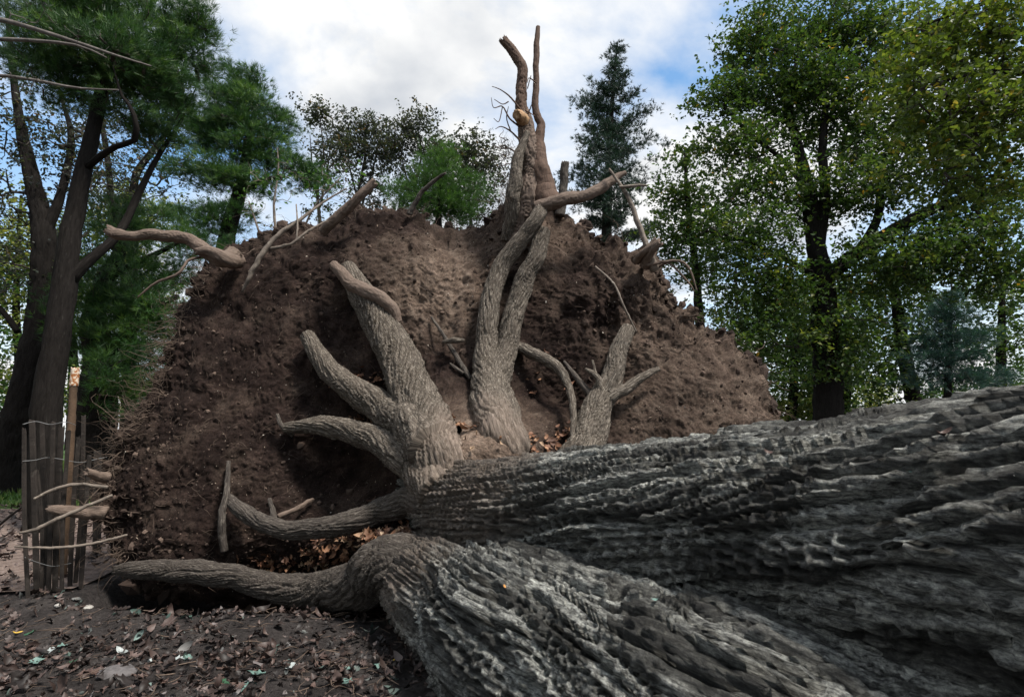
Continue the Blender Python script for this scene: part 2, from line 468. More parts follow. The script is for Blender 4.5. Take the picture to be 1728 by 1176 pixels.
def f_path(nt, b, out):
    c = ramp(nt, nz(nt, 16, 8, 0.75), [(0.32, (0.10, 0.07, 0.06)), (0.5, (0.27, 0.2, 0.17)), (0.68, (0.42, 0.33, 0.29))])
    nt.links.new(c, b.inputs['Base Color'])
    b.inputs['Roughness'].default_value = 0.95
    bump(nt, b, nz(nt, 30, 8, 0.8), 1.0, 0.04)
M['path'] = mat('path', f_path)
def f_lawn(nt, b, out):
    c = ramp(nt, nz(nt, 6, 8, 0.75), [(0.32, (0.03, 0.06, 0.015)), (0.5, (0.06, 0.12, 0.03)), (0.68, (0.14, 0.17, 0.06))])
    nt.links.new(c, b.inputs['Base Color'])
    b.inputs['Roughness'].default_value = 0.9
    bump(nt, b, nz(nt, 40, 8, 0.8), 1.0, 0.04)
M['lawn'] = mat('lawn', f_lawn)

def leaf_mat(name, stops, trans=0.45, rough=0.45, spec=0.4):
    def f(nt, b, out):
        c = ramp(nt, attr(nt), stops)
        nt.links.new(c, b.inputs['Base Color'])
        b.inputs['Roughness'].default_value = rough
        b.inputs['Specular IOR Level'].default_value = spec
        if trans:
            t = nt.nodes.new('ShaderNodeBsdfTranslucent'); mxs = nt.nodes.new('ShaderNodeMixShader')
            nt.links.new(mixc(nt, 1.0, c, (1.2, 1.25, 0.6), 'MULTIPLY'), t.inputs['Color'])
            mxs.inputs[0].default_value = trans
            nt.links.new(b.outputs[0], mxs.inputs[1]); nt.links.new(t.outputs[0], mxs.inputs[2])
            nt.links.new(mxs.outputs[0], out.inputs[0])
    return mat(name, f)
M['oak_leaf'] = leaf_mat('oak_leaf', [(0, (0.02, 0.045, 0.014)), (0.5, (0.055, 0.105, 0.025)), (0.9, (0.12, 0.165, 0.038)), (0.985, (0.18, 0.2, 0.045)), (1.0, (0.42, 0.24, 0.03))])
M['near_leaf'] = leaf_mat('near_leaf', [(0, (0.04, 0.065, 0.013)), (0.5, (0.095, 0.14, 0.026)), (0.9, (0.17, 0.2, 0.042)), (0.97, (0.24, 0.23, 0.05)), (1.0, (0.5, 0.3, 0.04))])
M['pine_needle'] = leaf_mat('pine_needle', [(0, (0.014, 0.042, 0.015)), (0.6, (0.042, 0.105, 0.028)), (1.0, (0.115, 0.2, 0.045))], 0.3)
M['blue_needle'] = leaf_mat('blue_needle', [(0, (0.012, 0.034, 0.034)), (0.6, (0.026, 0.07, 0.066)), (1.0, (0.05, 0.12, 0.09))], 0.25)
M['dark_needle'] = leaf_mat('dark_needle', [(0, (0.009, 0.022, 0.016)), (0.6, (0.018, 0.043, 0.03)), (1.0, (0.035, 0.075, 0.045))], 0.2)
M['bright_leaf'] = leaf_mat('bright_leaf', [(0, (0.022, 0.058, 0.014)), (0.6, (0.05, 0.115, 0.027)), (1.0, (0.1, 0.19, 0.045))])
M['rusty_leaf'] = leaf_mat('rusty_leaf', [(0, (0.022, 0.025, 0.027)), (0.5, (0.042, 0.048, 0.045)), (0.85, (0.06, 0.08, 0.04)), (1.0, (0.15, 0.085, 0.045))])
M['yellow_leaf'] = leaf_mat('yellow_leaf', [(0, (0.08, 0.12, 0.03)), (0.6, (0.2, 0.23, 0.06)), (1.0, (0.36, 0.33, 0.1))])
M['litter'] = leaf_mat('litter', [(0, (0.012, 0.009, 0.008)), (0.4, (0.03, 0.02, 0.017)), (0.7, (0.065, 0.042, 0.036)), (0.9, (0.12, 0.085, 0.075)), (0.945, (0.15, 0.135, 0.135)), (0.985, (0.05, 0.085, 0.07)), (1.0, (0.18, 0.25, 0.23))], 0.0, 0.55, 0.4)
M['warm_litter'] = leaf_mat('warm_litter', [(0, (0.06, 0.03, 0.02)), (0.5, (0.17, 0.08, 0.045)), (0.85, (0.3, 0.16, 0.09)), (1.0, (0.42, 0.3, 0.2))], 0.0, 0.6, 0.3)
M['clod'] = leaf_mat('clod', [(0, (0.02, 0.014, 0.012)), (0.6, (0.055, 0.039, 0.032)), (1.0, (0.14, 0.1, 0.08))], 0.0, 0.95, 0.1)
M['fleck'] = leaf_mat('fleck', [(0, (0.18, 0.13, 0.1)), (0.7, (0.35, 0.28, 0.22)), (1.0, (0.65, 0.6, 0.54))], 0.0, 0.7, 0.2)
M['straw'] = leaf_mat('straw', [(0, (0.3, 0.2, 0.1)), (1.0, (0.5, 0.36, 0.2))], 0.0, 0.7, 0.2)
M['grass'] = leaf_mat('grass', [(0, (0.03, 0.075, 0.015)), (0.7, (0.07, 0.15, 0.03)), (1.0, (0.18, 0.2, 0.06))], 0.3)

# ------------------------------------------------------------------ ground
def ground_z(x, y):
    x = np.asarray(x, float); y = np.asarray(y, float)
    z = 0.085 * np.clip(y - 4.2, 0, 9) * sstep(-1.0, -3.2, x)
    z = z + 0.05 * np.clip(y - 6.5, 0, 8) * sstep(-2.5, 0.5, x)
    pit = sstep(3.72, 4.2, y) * sstep(5.6, 4.9, y) * sstep(-3.1, -2.6, x) * sstep(0.6, -0.2, x)
    z = z - 0.42 * pit
    z = z + 0.10 * np.exp(-((x + 2.75) ** 2 / 0.5 + (y - 4.0) ** 2 / 0.12))
    z = z + 0.05 * np.exp(-((x + 1.5) ** 2 / 0.4 + (y - 3.6) ** 2 / 0.1))
    return z
def build_sheet(name, X, Y, dz, m, rough_near, kind='structure'):
    z = ground_z(X, Y)
    P = np.stack([X, Y, np.zeros_like(X)], -1)
    if rough_near:
        fade = sstep(9, 4.5, np.hypot(X, Y))
        z = z + fade * (0.03 * fbm(P * 2.5, 3, 3) + 0.018 * fbm(P * 9, 3, 8) + 0.008 * fbm(P * 30, 2, 6))
    P[..., 2] = z + dz
    return mesh_np(name, P.reshape(-1, 3), grid_faces(X.shape[0], X.shape[1], False), m, kind=kind)
def axis_pts(lo, hi, d0, d1, dense, far):
    a = np.arange(d0, d1, dense)
    l = d0 - np.geomspace(dense, d0 - lo, far); h = d1 + np.geomspace(dense, hi - d1, far)
    return np.concatenate([l[::-1], a, h])
gx = axis_pts(-900, 900, -4.0, 0.4, 0.024, 40); gy = axis_pts(-60, 1500, 2.4, 4.7, 0.024, 40)
X, Y = np.meshgrid(gx, gy, indexing='ij')
build_sheet('ground', X, Y, 0.0, M['ground'], True)
X, Y = np.meshgrid(np.linspace(-14, -3.15, 60), np.linspace(4.3, 7.25, 40), indexing='ij')
X = X - 0.25 * (Y - 4.3) * 0.5
build_sheet('path', X, Y, 0.022, M['path'], False)
X, Y = np.meshgrid(np.linspace(-60, -3.0, 90), np.linspace(7.25, 60, 90), indexing='ij')
build_sheet('lawn', X, Y, 0.02, M['lawn'], False)

# ------------------------------------------------------------------ the uprooted tree
tree = empty('uprooted_tree', PX(780, 1000, 4.2) * np.array([1, 1, 0]), 'huge uprooted tree lying on its side with its wall of soil and roots torn up', 'fallen tree')

OUT = np.array([(160, 860), (172, 790), (190, 735), (240, 680), (268, 620), (292, 555), (318, 490), (345, 455), (400, 412), (450, 392), (500, 380),
                (555, 378), (600, 352), (645, 350), (690, 358), (720, 380), (770, 392), (820, 378), (850, 345), (868, 318), (900, 312), (928, 335), (950, 362), (1000, 388),
                (1045, 402), (1085, 420), (1125, 455), (1150, 500), (1185, 548), (1235, 568), (1262, 606), (1290, 645), (1322, 692),
                (1325, 740), (1270, 830), (1130, 930), (930, 1010), (700, 1035), (500, 1020), (330, 1010), (235, 1000), (190, 965), (165, 920)], float)
CEN = np.array([745.0, 725.0])
def soil_y(u, v):
    u = np.asarray(u, float); v = np.asarray(v, float)
    y = 4.42 + 0.62 * np.clip((800 - v) / 450, -0.4, 1.1)
    y = y - 0.80 * np.exp(-((u - 815) / 125) ** 2 / 1.6 - ((v - 775) / 95) ** 2 / 1.6)
    y = y - 0.20 * np.exp(-((u - 880) / 60) ** 2 - ((v - 350) / 70) ** 2)
    y = y + 0.30 * np.exp(-((u - 915) / 60) ** 2 - ((v - 670) / 75) ** 2)
    y = y + 0.28 * np.exp(-((u - 600) / 80) ** 2 - ((v - 800) / 60) ** 2)
    y = y + 0.20 * np.exp(-((u - 560) / 200) ** 2 - ((v - 960) / 40) ** 2)
    y = y - 0.10 * np.exp(-((u - 650) / 130) ** 2 - ((v - 430) / 70) ** 2)
    y = y - 0.16 * np.exp(-((u - 1060) / 110) ** 2 - ((v - 480) / 60) ** 2)
    y = y - 0.50 * np.exp(-((u - 665) / 85) ** 2 - ((v - 918) / 34) ** 2)
    y = y - 0.45 * np.clip((u - 900) / 420, 0, 1) ** 1.4
    y = y - 0.22 * np.clip((420 - u) / 260, 0, 1)
    return y
NT, NR = 830, 205
ang0 = np.arctan2(OUT[:, 1] - CEN[1], OUT[:, 0] - CEN[0]); rad0 = np.hypot(*(OUT - CEN).T)
ordr = np.argsort(ang0); ang0, rad0 = ang0[ordr], rad0[ordr]
th = np.linspace(-math.pi, math.pi, NT, endpoint=False)
# even spacing along the outline instead of even angle
dense = np.linspace(-math.pi, math.pi, 6000)
rd = np.interp(dense, ang0, rad0, period=2 * math.pi)
pt = np.stack([rd * np.cos(dense), rd * np.sin(dense)], -1)
sl = np.concatenate([[0], np.cumsum(np.linalg.norm(np.diff(pt, axis=0), axis=1) + 0.02)])
th = np.interp(np.linspace(0, sl[-1], NT + 1)[:-1], sl, dense)
ro = np.interp(th, ang0, rad0, period=2 * math.pi)
nn = np.stack([np.cos(th) * 9, np.sin(th) * 9, np.zeros(NT)], -1)
ro = ro * (1 + 0.03 * fbm(nn, 5, 61, 0.65))
rho = np.linspace(0.02, 1, NR) ** 0.72
uu = CEN[0] + rho[:, None] * ro[None] * np.cos(th)[None]
vv = CEN[1] + rho[:, None] * ro[None] * np.sin(th)[None]
yy = soil_y(uu, vv) + 0.30 * rho[:, None] ** 9
front = PX(uu, vv, yy)
edge = front[-1]; ec = np.array([edge[:, 0].mean(), 0, edge[:, 2].mean()])
back = []
for k, t in enumerate(np.linspace(0.02, 1, 34)):
    d = edge - ec; d[:, 1] = 0
    q = edge + d * (0.035 * math.sin(t * math.pi) - 0.10 * t ** 3); q[:, 1] += 1.25 * t
    back.append(q)
for s in (0.7, 0.35, 0.02):
    q = ec + (back[33] - ec) * s; q[:, 1] = back[33][:, 1] * s + (1 - s) * back[33][:, 1].mean() + 0.15 * (1 - s)
    back.append(q)
G = np.concatenate([front, np.array(back)], 0)
def grid_normals(G):
    a = np.gradient(G, axis=0); b = np.roll(G, -1, 1) - np.roll(G, 1, 1)
    n = np.cross(a, b); n /= np.linalg.norm(n, axis=-1, keepdims=True) + 1e-9
    return n
N = grid_normals(G)
if N[100, :, 1].mean() > 0: N = -N
uall = np.concatenate([uu, np.repeat(uu[-1:], len(back), 0)]); vall = np.concatenate([vv, np.repeat(vv[-1:], len(back), 0)])
rough = 0.32 + 1.0 * sstep(930, 1020, uall) * sstep(620, 520, vall) + 0.5 * sstep(0.9, 1.0, np.concatenate([np.repeat(rho[:, None], NT, 1), np.ones((len(back), NT))]))
rough = rough + 0.5 * sstep(330, 220, uall) + 0.35 * sstep(470, 400, vall)
rough = rough * (1 - 0.55 * np.exp(-((uall - 810) / 90) ** 2 - ((vall - 740) / 60) ** 2))
Q = G.copy(); Q[..., 2] *= 0.8
h = 0.065 * fbm(Q * 3.0, 3, 21) + 0.026 * (0.5 - fbm(G * 7.0 + 0.45 * fbm(G * 9, 3, 25)[..., None], 3, 24, 0.6, ridge=True)) * rough + 0.011 * fbm(G * 14.0, 3, 28) + 0.013 * fbm(G * 22.0, 2, 26) * (0.5 + 0.7 * rough)
h = h + 0.012 * pnoise(G * 40.0, 29) + 0.010 * np.abs(pnoise(G * 85.0, 30))
gul = np.stack([G[..., 0] * 7.5, G[..., 1] * 2, G[..., 2] * 1.3], -1)
h = h + 0.075 * fbm(gul, 4, 33, 0.6) * sstep(930, 1030, uall) * sstep(640, 540, vall)
h = h + 0.035 * fbm(gul * 1.2, 2, 35) * sstep(640, 700, uall) * sstep(860, 800, uall) * sstep(640, 560, vall)
fadein = np.clip(np.arange(len(G)) / 12.0, 0, 1)[:, None]
SOIL = G + N * (h * fadein)[..., None]
sand = 0.95 * np.exp(-((uall - 800) / 100) ** 2 - ((vall - 745) / 65) ** 2)
sand = np.maximum(sand, 0.85 * np.exp(-((uall - 745) / 95) ** 2 - ((vall - 485) / 85) ** 2))
sand = np.maximum(sand, 0.36 * sstep(950, 1120, uall) * sstep(360, 420, vall))
sand = np.maximum(sand, 0.45 * np.exp(-((uall - 880) / 120) ** 2 - ((vall - 400) / 70) ** 2))
sand = np.clip(sand + 0.22 * fbm(G * 4, 4, 51), 0, 1)
part('soil_mass', SOIL.reshape(-1, 3), grid_faces(len(SOIL), NT), M['soil'], tree, tint=sand.reshape(-1))
SOILN = grid_normals(SOIL)
if SOILN[100, :, 1].mean() > 0: SOILN = -SOILN
nfront = NR

def on_soil(u, v):
    """Closest soil grid vertex to a photograph pixel on the front face."""
    d = (uu - u) ** 2 + (vv - v) ** 2
    return SOIL[:NR][np.unravel_index(np.argmin(d), d.shape)]

def ctl(rows, absolute=False):
    """rows (u, v, depth offset in front of the soil face [m] or absolute depth, radius px) -> world control rows."""
    out = []
    for u, v, d, rp in rows:
        y = d if absolute else float(soil_y(u, v)) - d
        p = PX(u, v, y)
        out.append((*p, rp * y / F_PX * (0.88 if not absolute and rp > 12 else 1.0)))
    return np.array(out)
def root(name, rows, mt, n=150, m=72, depth=0.02, seed=1, cell=(0.45, 0.03), spiral=0.15, absolute=False, label=None, lump=0.12, wob=0.34, **k):
    v, f = tube(ctl(rows, absolute), n, m, depth, seed, cell, spiral, lump=lump, wob=wob, **k)
    d_ = np.linalg.norm(v - PX(815, 770, 3.8), axis=1)
    du = np.clip(0.9 * sstep(0.62, 0.15, d_) + 0.4 * fbm(v * 7, 3, 78) * sstep(0.8, 0.3, d_), 0, 1)
    o = part(name, v, f, mt, tree, grain=tube.grain, tint=du)
    if label: o['label'] = label
    return o

# trunk: two fused stems that come out of the torn base and run past the camera's right
up_rows = [(735, 835, 4.3, 66), (790, 858, 3.68, 74), (900, 882, 3.18, 100), (1050, 888, 2.72, 120), (1250, 902, 2.28, 154),
           (1480, 926, 1.92, 202), (1728, 958, 1.62, 270), (2150, 1030, 1.25, 390), (3300, 1230, 0.75, 680)]
def dust(v, u0, u1):
    """Earth dust that clings to the torn base of the stem and fades along it."""
    c = PX(u0, 800 if u0 > 700 else 890, 3.45); d = np.linalg.norm(v - c, axis=1)
    return np.clip(sstep(u1, 0.25, d) + 0.35 * fbm(v * 6, 3, 77) * sstep(u1 * 1.3, 0.3, d), 0, 1)
v, f = tube(ctl(up_rows, True), 700, 300, 0.066, 3, (1.0, 0.044), 0.15, lump=0.03, tight=(-0.2 + math.pi, 0.55), dens=(0.72, 0.95))
up_stem = part('trunk', v, f, M['trunk_bark'], tree, tint=dust(v, 790, 1.0), lichen=tube.lichen, grain=tube.grain)
low_rows = [(680, 950, 3.95, 50), (742, 995, 3.38, 76), (815, 1040, 3.02, 108), (900, 1090, 2.66, 152), (1080, 1180, 2.28, 198),
            (1300, 1295, 1.95, 250), (1600, 1440, 1.65, 320), (2100, 1600, 1.3, 420)]
v, f = tube(ctl(low_rows, True), 500, 280, 0.066, 8, (0.85, 0.042), -0.12, lump=0.10, tight=(-0.3 + math.pi, 0.55), dens=(0.68, 0.94))
part('trunk', v, f, M['trunk_bark'], tree, tint=dust(v, 665, 0.85), lichen=tube.lichen, grain=tube.grain)['label'] = 'lower fused stem of the trunk, bulging towards the ground'

# big roots on the face
root('root', [(768, 860, 0.04, 68), (740, 775, 0.05, 50), (710, 690, 0.14, 42), (674, 610, 0.20, 37), (642, 545, 0.16, 32), (607, 490, 0.12, 23), (585, 455, 0.02, 16)], M['root_bark'], 240, 110, 0.03, 11, (0.5, 0.028), -0.35, label='thickest root, reaching up and left over the soil')
root('root', [(672, 545, 0.18, 8), (660, 520, 0.24, 13), (630, 497, 0.26, 15), (592, 478, 0.2, 13), (562, 447, 0.16, 8)], M['bare_root'], 90, 44, 0.008, 12, (0.35, 0.018), 0.2, label='smooth root lying across the end of the thickest root')
root('root', [(862, 800, -0.22, 50), (837, 725, -0.02, 43), (829, 660, 0.1, 33), (822, 605, 0.16, 24), (822, 560, 0.2, 20), (830, 500, 0.2, 18.5), (850, 445, 0.2, 17), (882, 400, 0.2, 15.5), (908, 366, 0.22, 14.5), (920, 340, 0.1, 13)], M['root_bark'], 240, 90, 0.022, 13, (0.45, 0.026), 0.25, label='central upright root, left arm')
root('root', [(862, 745, -0.06, 28), (843, 650, 0.1, 25), (852, 592, 0.16, 21), (861, 555, 0.18, 20), (874, 500, 0.18, 18.5), (890, 460, 0.2, 17.5), (904, 430, 0.2, 17), (917, 388, 0.18, 15)], M['root_bark'], 200, 80, 0.022, 14, (0.45, 0.026), -0.25, label='central upright root, right arm')
root('root', [(955, 810, -0.02, 44), (985, 745, 0.06, 36), (1010, 690, 0.10, 27), (1030, 640, 0.08, 20), (1045, 590, 0.03, 17), (1062, 555, -0.06, 13)], M['root_bark'], 170, 80, 0.02, 15, (0.45, 0.026), 0.2, label='forked root right of the hollow')
root('root', [(1012, 680, 0.10, 13), (1048, 660, 0.14, 10), (1085, 635, 0.14, 7), (1112, 622, 0.10, 4)], M['root_bark'], 60, 30, 0.006, 16, (0.25, 0.016))
root('root', [(1025, 660, 0.16, 8), (1040, 632, 0.18, 6), (1052, 612, 0.18, 3)], M['root_bark'], 40, 20, 0.004, 17, (0.2, 0.014))
root('root', [(1020, 668, 0.14, 8), (1010, 640, 0.2, 6), (998, 628, 0.22, 4), (988, 622, 0.2, 2)], M['root_bark'], 40, 20, 0.004, 18, (0.2, 0.014))
root('root', [(1006, 636, 0.21, 4), (1003, 622, 0.22, 2.6), (1000, 608, 0.22, 1.5)], M['root_bark'], 24, 12)
root('root', [(998, 668, 0.12, 6), (975, 640, 0.18, 5), (952, 610, 0.16, 2.5)], M['dark_root'], 40, 20, 0.003, 19, (0.2, 0.014))
root('root', [(862, 584, 0.06, 10), (890, 592, 0.14, 10), (925, 608, 0.22, 9.5), (948, 628, 0.26, 8), (962, 660, 0.24, 6), (968, 705, 0.2, 5), (966, 745, 0.1, 4)], M['root_bark'], 120, 40, 0.008, 20, (0.3, 0.018), 0.2, label='thin root arching over the dark hollow')
root('root', [(735, 760, 0.16, 50), (690, 715, 0.14, 38), (630, 680, 0.16, 28), (580, 645, 0.16, 23), (540, 600, 0.14, 18), (514, 566, 0.1, 13)], M['root_bark'], 190, 90, 0.024, 21, (0.45, 0.026), -0.3, label='second root, reaching up and left below the thickest one')
root('root', [(745, 830, 0.22, 48), (690, 775, 0.2, 34), (640, 745, 0.24, 24), (580, 726, 0.22, 20), (530, 720, 0.14, 15), (482, 722, 0.06, 8)], M['root_bark'], 190, 90, 0.022, 22, (0.45, 0.026), -0.2, label='third root, reaching level to the left')
root('root', [(770, 850, 0.30, 44), (700, 845, 0.22, 28), (640, 862, 0.24, 22), (580, 884, 0.26, 20), (510, 894, 0.26, 17), (450, 885, 0.22, 15), (410, 862, 0.14, 12), (384, 838, 0.08, 7)], M['dark_root'], 220, 72, 0.016, 23, (0.45, 0.026), -0.15, label='curved dark root sagging low across the soil')
root('root', [(378, 930, 0.06, 6), (374, 880, 0.10, 6), (382, 830, 0.1, 5), (386, 778, 0.04, 3)], M['dark_root'], 60, 20, 0.003, 24, (0.2, 0.014))
root('root', [(470, 872, 0.14, 5), (500, 858, 0.12, 4), (528, 842, 0.06, 3)], M['bare_root'], 30, 14)
root('root', [(464, 885, 0.2, 6), (460, 862, 0.2, 4.5), (455, 842, 0.14, 3)], M['dark_root'], 30, 14)
root('root', [(745, 985, 3.4, 62), (660, 968, 3.62, 48), (590, 984, 3.82, 34), (520, 996, 3.98, 26), (450, 986, 4.05, 19), (370, 970, 4.1, 17), (290, 962, 4.14, 16), (225, 963, 4.16, 12), (196, 963, 4.16, 6)], M['dark_root'], 260, 100, 0.026, 25, (0.5, 0.028), 0.3, absolute=True, label='long low root stretching left just above the ground', jag=0.02)
root('root', [(495, 735, 0.03, 4), (475, 718, 0.09, 4), (468, 700, 0.08, 3)], M['dark_root'], 24, 12)
# small broken roots in the pale patch
root('root', [(795, 640, 0.02, 4), (772, 605, 0.08, 4.5), (748, 565, 0.08, 3), (728, 535, 0.03, 2)], M['dark_root'], 60, 16, 0.003, 26, (0.2, 0.014))
root('root', [(748, 577, 0.14, 3), (765, 574, 0.2, 5), (784, 574, 0.18, 3)], M['root_bark'], 30, 16, 0.003, 27, (0.05, 0.015))
root('root', [(782, 630, 0.06, 3), (768, 620, 0.08, 3), (760, 614, 0.04, 2)], M['dark_root'], 20, 10)
# roots standing above the rim
YT = float(soil_y(885, 350))
root('root', [(878, 420, YT + 0.12, 26), (893, 340, YT - 0.02, 21), (897, 290, YT, 19), (892, 240, YT, 16), (885, 200, YT, 13), (881, 180, YT + 0.03, 8)], M['bare_root'], 200, 64, 0.018, 31, (0.4, 0.026), 0.2, absolute=True, lump=0.12, jag=0.02, label='thick twisted foot of the tall roots above the rim')
root('root', [(886, 215, YT, 13), (881, 185, YT, 10.5), (879, 150, YT, 9.5), (881, 118, YT, 9.5), (869, 93, YT, 8.6), (850, 68, YT - 0.02, 8)], M['sky_root'], 150, 40, 0.01, 45, (0.4, 0.026), 0.2, absolute=True, jag=0.03, label='dark root bent to the left at its broken tip')
root('root', [(925, 345, YT - 0.05, 24), (915, 295, YT - 0.05, 17), (908, 245, YT, 11), (913, 212, YT, 7.5), (904, 185, YT, 6.5), (905, 130, YT, 5.5), (905, 85, YT, 5.5), (908, 46, YT, 4)], M['sky_root'], 220, 40, 0.006, 32, (0.35, 0.018), 0.2, absolute=True, lump=0.1, label='thin straight root standing beside the bent one')
root('root', [(858, 405, YT + 0.08, 13), (868, 330, YT - 0.08, 13), (874, 270, YT - 0.08, 10), (890, 225, YT - 0.06, 6)], M['root_bark'], 110, 50, 0.01, 33, (0.35, 0.022), 0.2, absolute=True)
root('root_stub', [(884, 205, YT - 0.04, 12), (876, 196, YT - 0.14, 10), (872, 193, YT - 0.2, 8.5)], M['fresh_wood'], 16, 18, absolute=True, jag=0.012, label='snapped stub of fresh orange wood')
root('root', [(905, 352, YT - 0.14, 12), (945, 338, YT - 0.2, 12), (990, 330, YT - 0.18, 10), (1020, 312, YT - 0.15, 9.5), (1040, 300, YT - 0.12, 7), (1056, 291, YT - 0.12, 3.5)], M['bare_root'], 110, 36, 0.006, 34, (0.25, 0.016), 0.2, absolute=True, lump=0.12, label='bare root pointing right from the top')
root('root', [(945, 365, YT + 0.35, 9), (950, 325, YT + 0.35, 7.5), (953, 275, YT + 0.35, 7)], M['dark_root'], 50, 26, 0.006, 35, (0.2, 0.014), absolute=True, jag=0.015, label='short upright stub behind the bare root')
YL = float(soil_y(390, 430))
root('root', [(398, 428, YL - 0.02, 15), (372, 438, YL - 0.12, 13), (340, 418, YL - 0.1, 12), (318, 404, YL - 0.1, 10), (262, 396, YL - 0.12, 9.5), (225, 399, YL - 0.15, 8), (196, 394, YL - 0.15, 9.5), (183, 388, YL - 0.15, 9)], M['bare_root'], 160, 48, 0.008, 36, (0.35, 0.022), 0.2, absolute=True, lump=0.16, jag=0.025, label='bare broken root sticking out level from the upper left rim')
root('root', [(400, 440, YL + 0.05, 14), (385, 438, YL - 0.15, 12), (352, 424, YL - 0.2, 9), (333, 424, YL - 0.2, 6)], M['bare_root'], 60, 36, 0.006, 37, (0.25, 0.016), absolute=True, jag=0.03)
root('root', [(545, 392, YL + 0.1, 9), (575, 362, YL, 9), (605, 335, YL - 0.05, 8), (631, 307, YL - 0.08, 7)], M['bare_root'], 80, 36, 0.006, 38, (0.25, 0.016), absolute=True, jag=0.02, label='bare root slanting up from the left part of the rim')
root('root', [(690, 362, YL + 0.25, 5), (712, 325, YL + 0.2, 4), (740, 300, YL + 0.15, 3), (752, 292, YL + 0.1, 2)], M['dark_root'], 50, 16, 0.003, 39, (0.2, 0.014), absolute=True)
YR = float(soil_y(1090, 430))
root('root', [(1105, 455, YR - 0.02, 9), (1095, 425, YR - 0.1, 5.5), (1078, 380, YR - 0.1, 4.5), (1058, 330, YR - 0.1, 3.5), (1028, 285, YR - 0.1, 2)], M['pale_twig'], 90, 20, 0.003, 40, (0.2, 0.014), absolute=True, label='pale slender root leaning left above the right rim')
root('root', [(1045, 316, YR - 0.12, 2.5), (1070, 314, YR - 0.14, 3), (1091, 313, YR - 0.14, 2)], M['pale_twig'], 24, 12, absolute=True)
root('root', [(1088, 450, YR, 9), (1098, 425, YR - 0.14, 7.5), (1113, 410, YR - 0.2, 7)], M['bare_root'], 40, 26, 0.005, 41, (0.2, 0.014), absolute=True, jag=0.02)
root('root', [(1075, 440, YR, 7), (1086, 425, YR - 0.14, 5), (1107, 405, YR - 0.18, 5)], M['bare_root'], 40, 22, 0.004, 42, (0.2, 0.014), absolute=True, jag=0.02)
root('root', [(1090, 448, YR - 0.06, 3), (1140, 440, YR - 0.15, 2.2), (1162, 452, YR - 0.18, 2), (1176, 490, YR - 0.18, 1.2)], M['bare_root'], 50, 10, absolute=True)
root('root', [(1112, 450, YR - 0.05, 2.4), (1130, 445, YR - 0.12, 2), (1160, 475, YR - 0.14, 1.8), (1172, 492, YR - 0.14, 1)], M['bare_root'], 50, 10, absolute=True)
root('root', [(1005, 450, 0.1, 1.6), (1035, 478, 0.14, 1.8), (1052, 515, 0.16, 1.8), (1074, 560, 0.12, 1.3)], M['pale_twig'], 50, 10)
# pale branchlet hanging over the left rim
YB = float(soil_y(450, 430)) - 0.16
for rows in ([(408, 494, YB, 1.5), (420, 470, YB - 0.02, 4), (440, 432, YB - 0.03, 4.5), (470, 396, YB, 4), (505, 372, YB + 0.05, 3), (545, 342, YB + 0.15, 2), (585, 318, YB + 0.2, 1.2)],
             [(456, 420, YB, 3.2), (490, 412, YB - 0.04, 2.6), (520, 390, YB, 2), (552, 372, YB + 0.1, 1.2)],
             [(500, 408, YB - 0.02, 1.8), (502, 380, YB, 1.5), (500, 345, YB + 0.1, 1)]):
    root('root', rows, M['pale_twig'], 60, 12, absolute=True)
root('root', [(345, 432, YL - 0.1, 2.5), (318, 440, YL - 0.15, 2.5), (300, 462, YL - 0.2, 2.2), (262, 478, YL - 0.2, 2), (232, 502, YL - 0.2, 1.2)], M['bare_root'], 50, 10, absolute=True, label='thin drooping root below the bare broken one')
# sticks and a root stub at the lower left edge
YS = 4.15
root('root', [(182, 822, YS, 2.5), (130, 817, YS - 0.05, 2.8), (90, 826, YS - 0.1, 2.6), (57, 842, YS - 0.15, 2)], M['pale_twig'], 40, 12, absolute=True)
root('root', [(190, 835, YS, 2), (155, 850, YS - 0.06, 2.8), (100, 874, YS - 0.15, 3.2), (60, 893, YS - 0.2, 3), (33, 899, YS - 0.22, 2)], M['pale_twig'], 50, 12, absolute=True)
root('root', [(215, 902, YS, 1.6), (150, 918, YS - 0.1, 2.2), (90, 924, YS - 0.15, 2.2), (25, 922, YS - 0.2, 1.4)], M['pale_twig'], 50, 12, absolute=True)
root('root', [(180, 866, YS + 0.1, 11), (126, 862, YS, 9), (100, 860, YS - 0.05, 8), (83, 857, YS - 0.06, 5)], M['bare_root'], 40, 26, 0.006, 43, (0.05, 0.02), absolute=True, lump=0.15, jag=0.015, label='pale stubby root poking through the fence')
root('root', [(180, 805, YS + 0.1, 9), (160, 800, YS, 7), (147, 797, YS - 0.05, 6)], M['bare_root'], 24, 18, 0.004, 44, (0.05, 0.02), absolute=True, jag=0.015)
for rows in ([(882, 190, 2), (862, 165, 1.5), (845, 152, 1), (830, 146, .6)], [(858, 172, 1.2), (848, 176, .9), (834, 168, .6)], [(878, 215, 2), (860, 200, 1.6), (848, 180, 1.2), (833, 182, .8), (829, 165, .5)], [(848, 180, 1), (842, 205, .8), (833, 200, .5)],
             [(880, 240, 2), (862, 222, 1.5), (846, 214, 1), (836, 218, .5)], [(862, 222, 1.3), (855, 200, 1), (858, 180, .6)], [(888, 200, 1.5), (896, 180, 1), (900, 168, .5)], [(876, 262, 2), (858, 250, 1.3), (842, 252, .7)], [(905, 140, 1.4), (893, 132, .9), (890, 140, .5)], [(890, 150, 1), (896, 128, .8)], [(886, 186, 1.4), (896, 192, 1), (903, 196, .6)]):
    root('root', [(u, v, YT - 0.05 - 0.03 * k, r) for k, (u, v, r) in enumerate(rows)], M['sky_root'], 26, 7, 0.0, absolute=True)
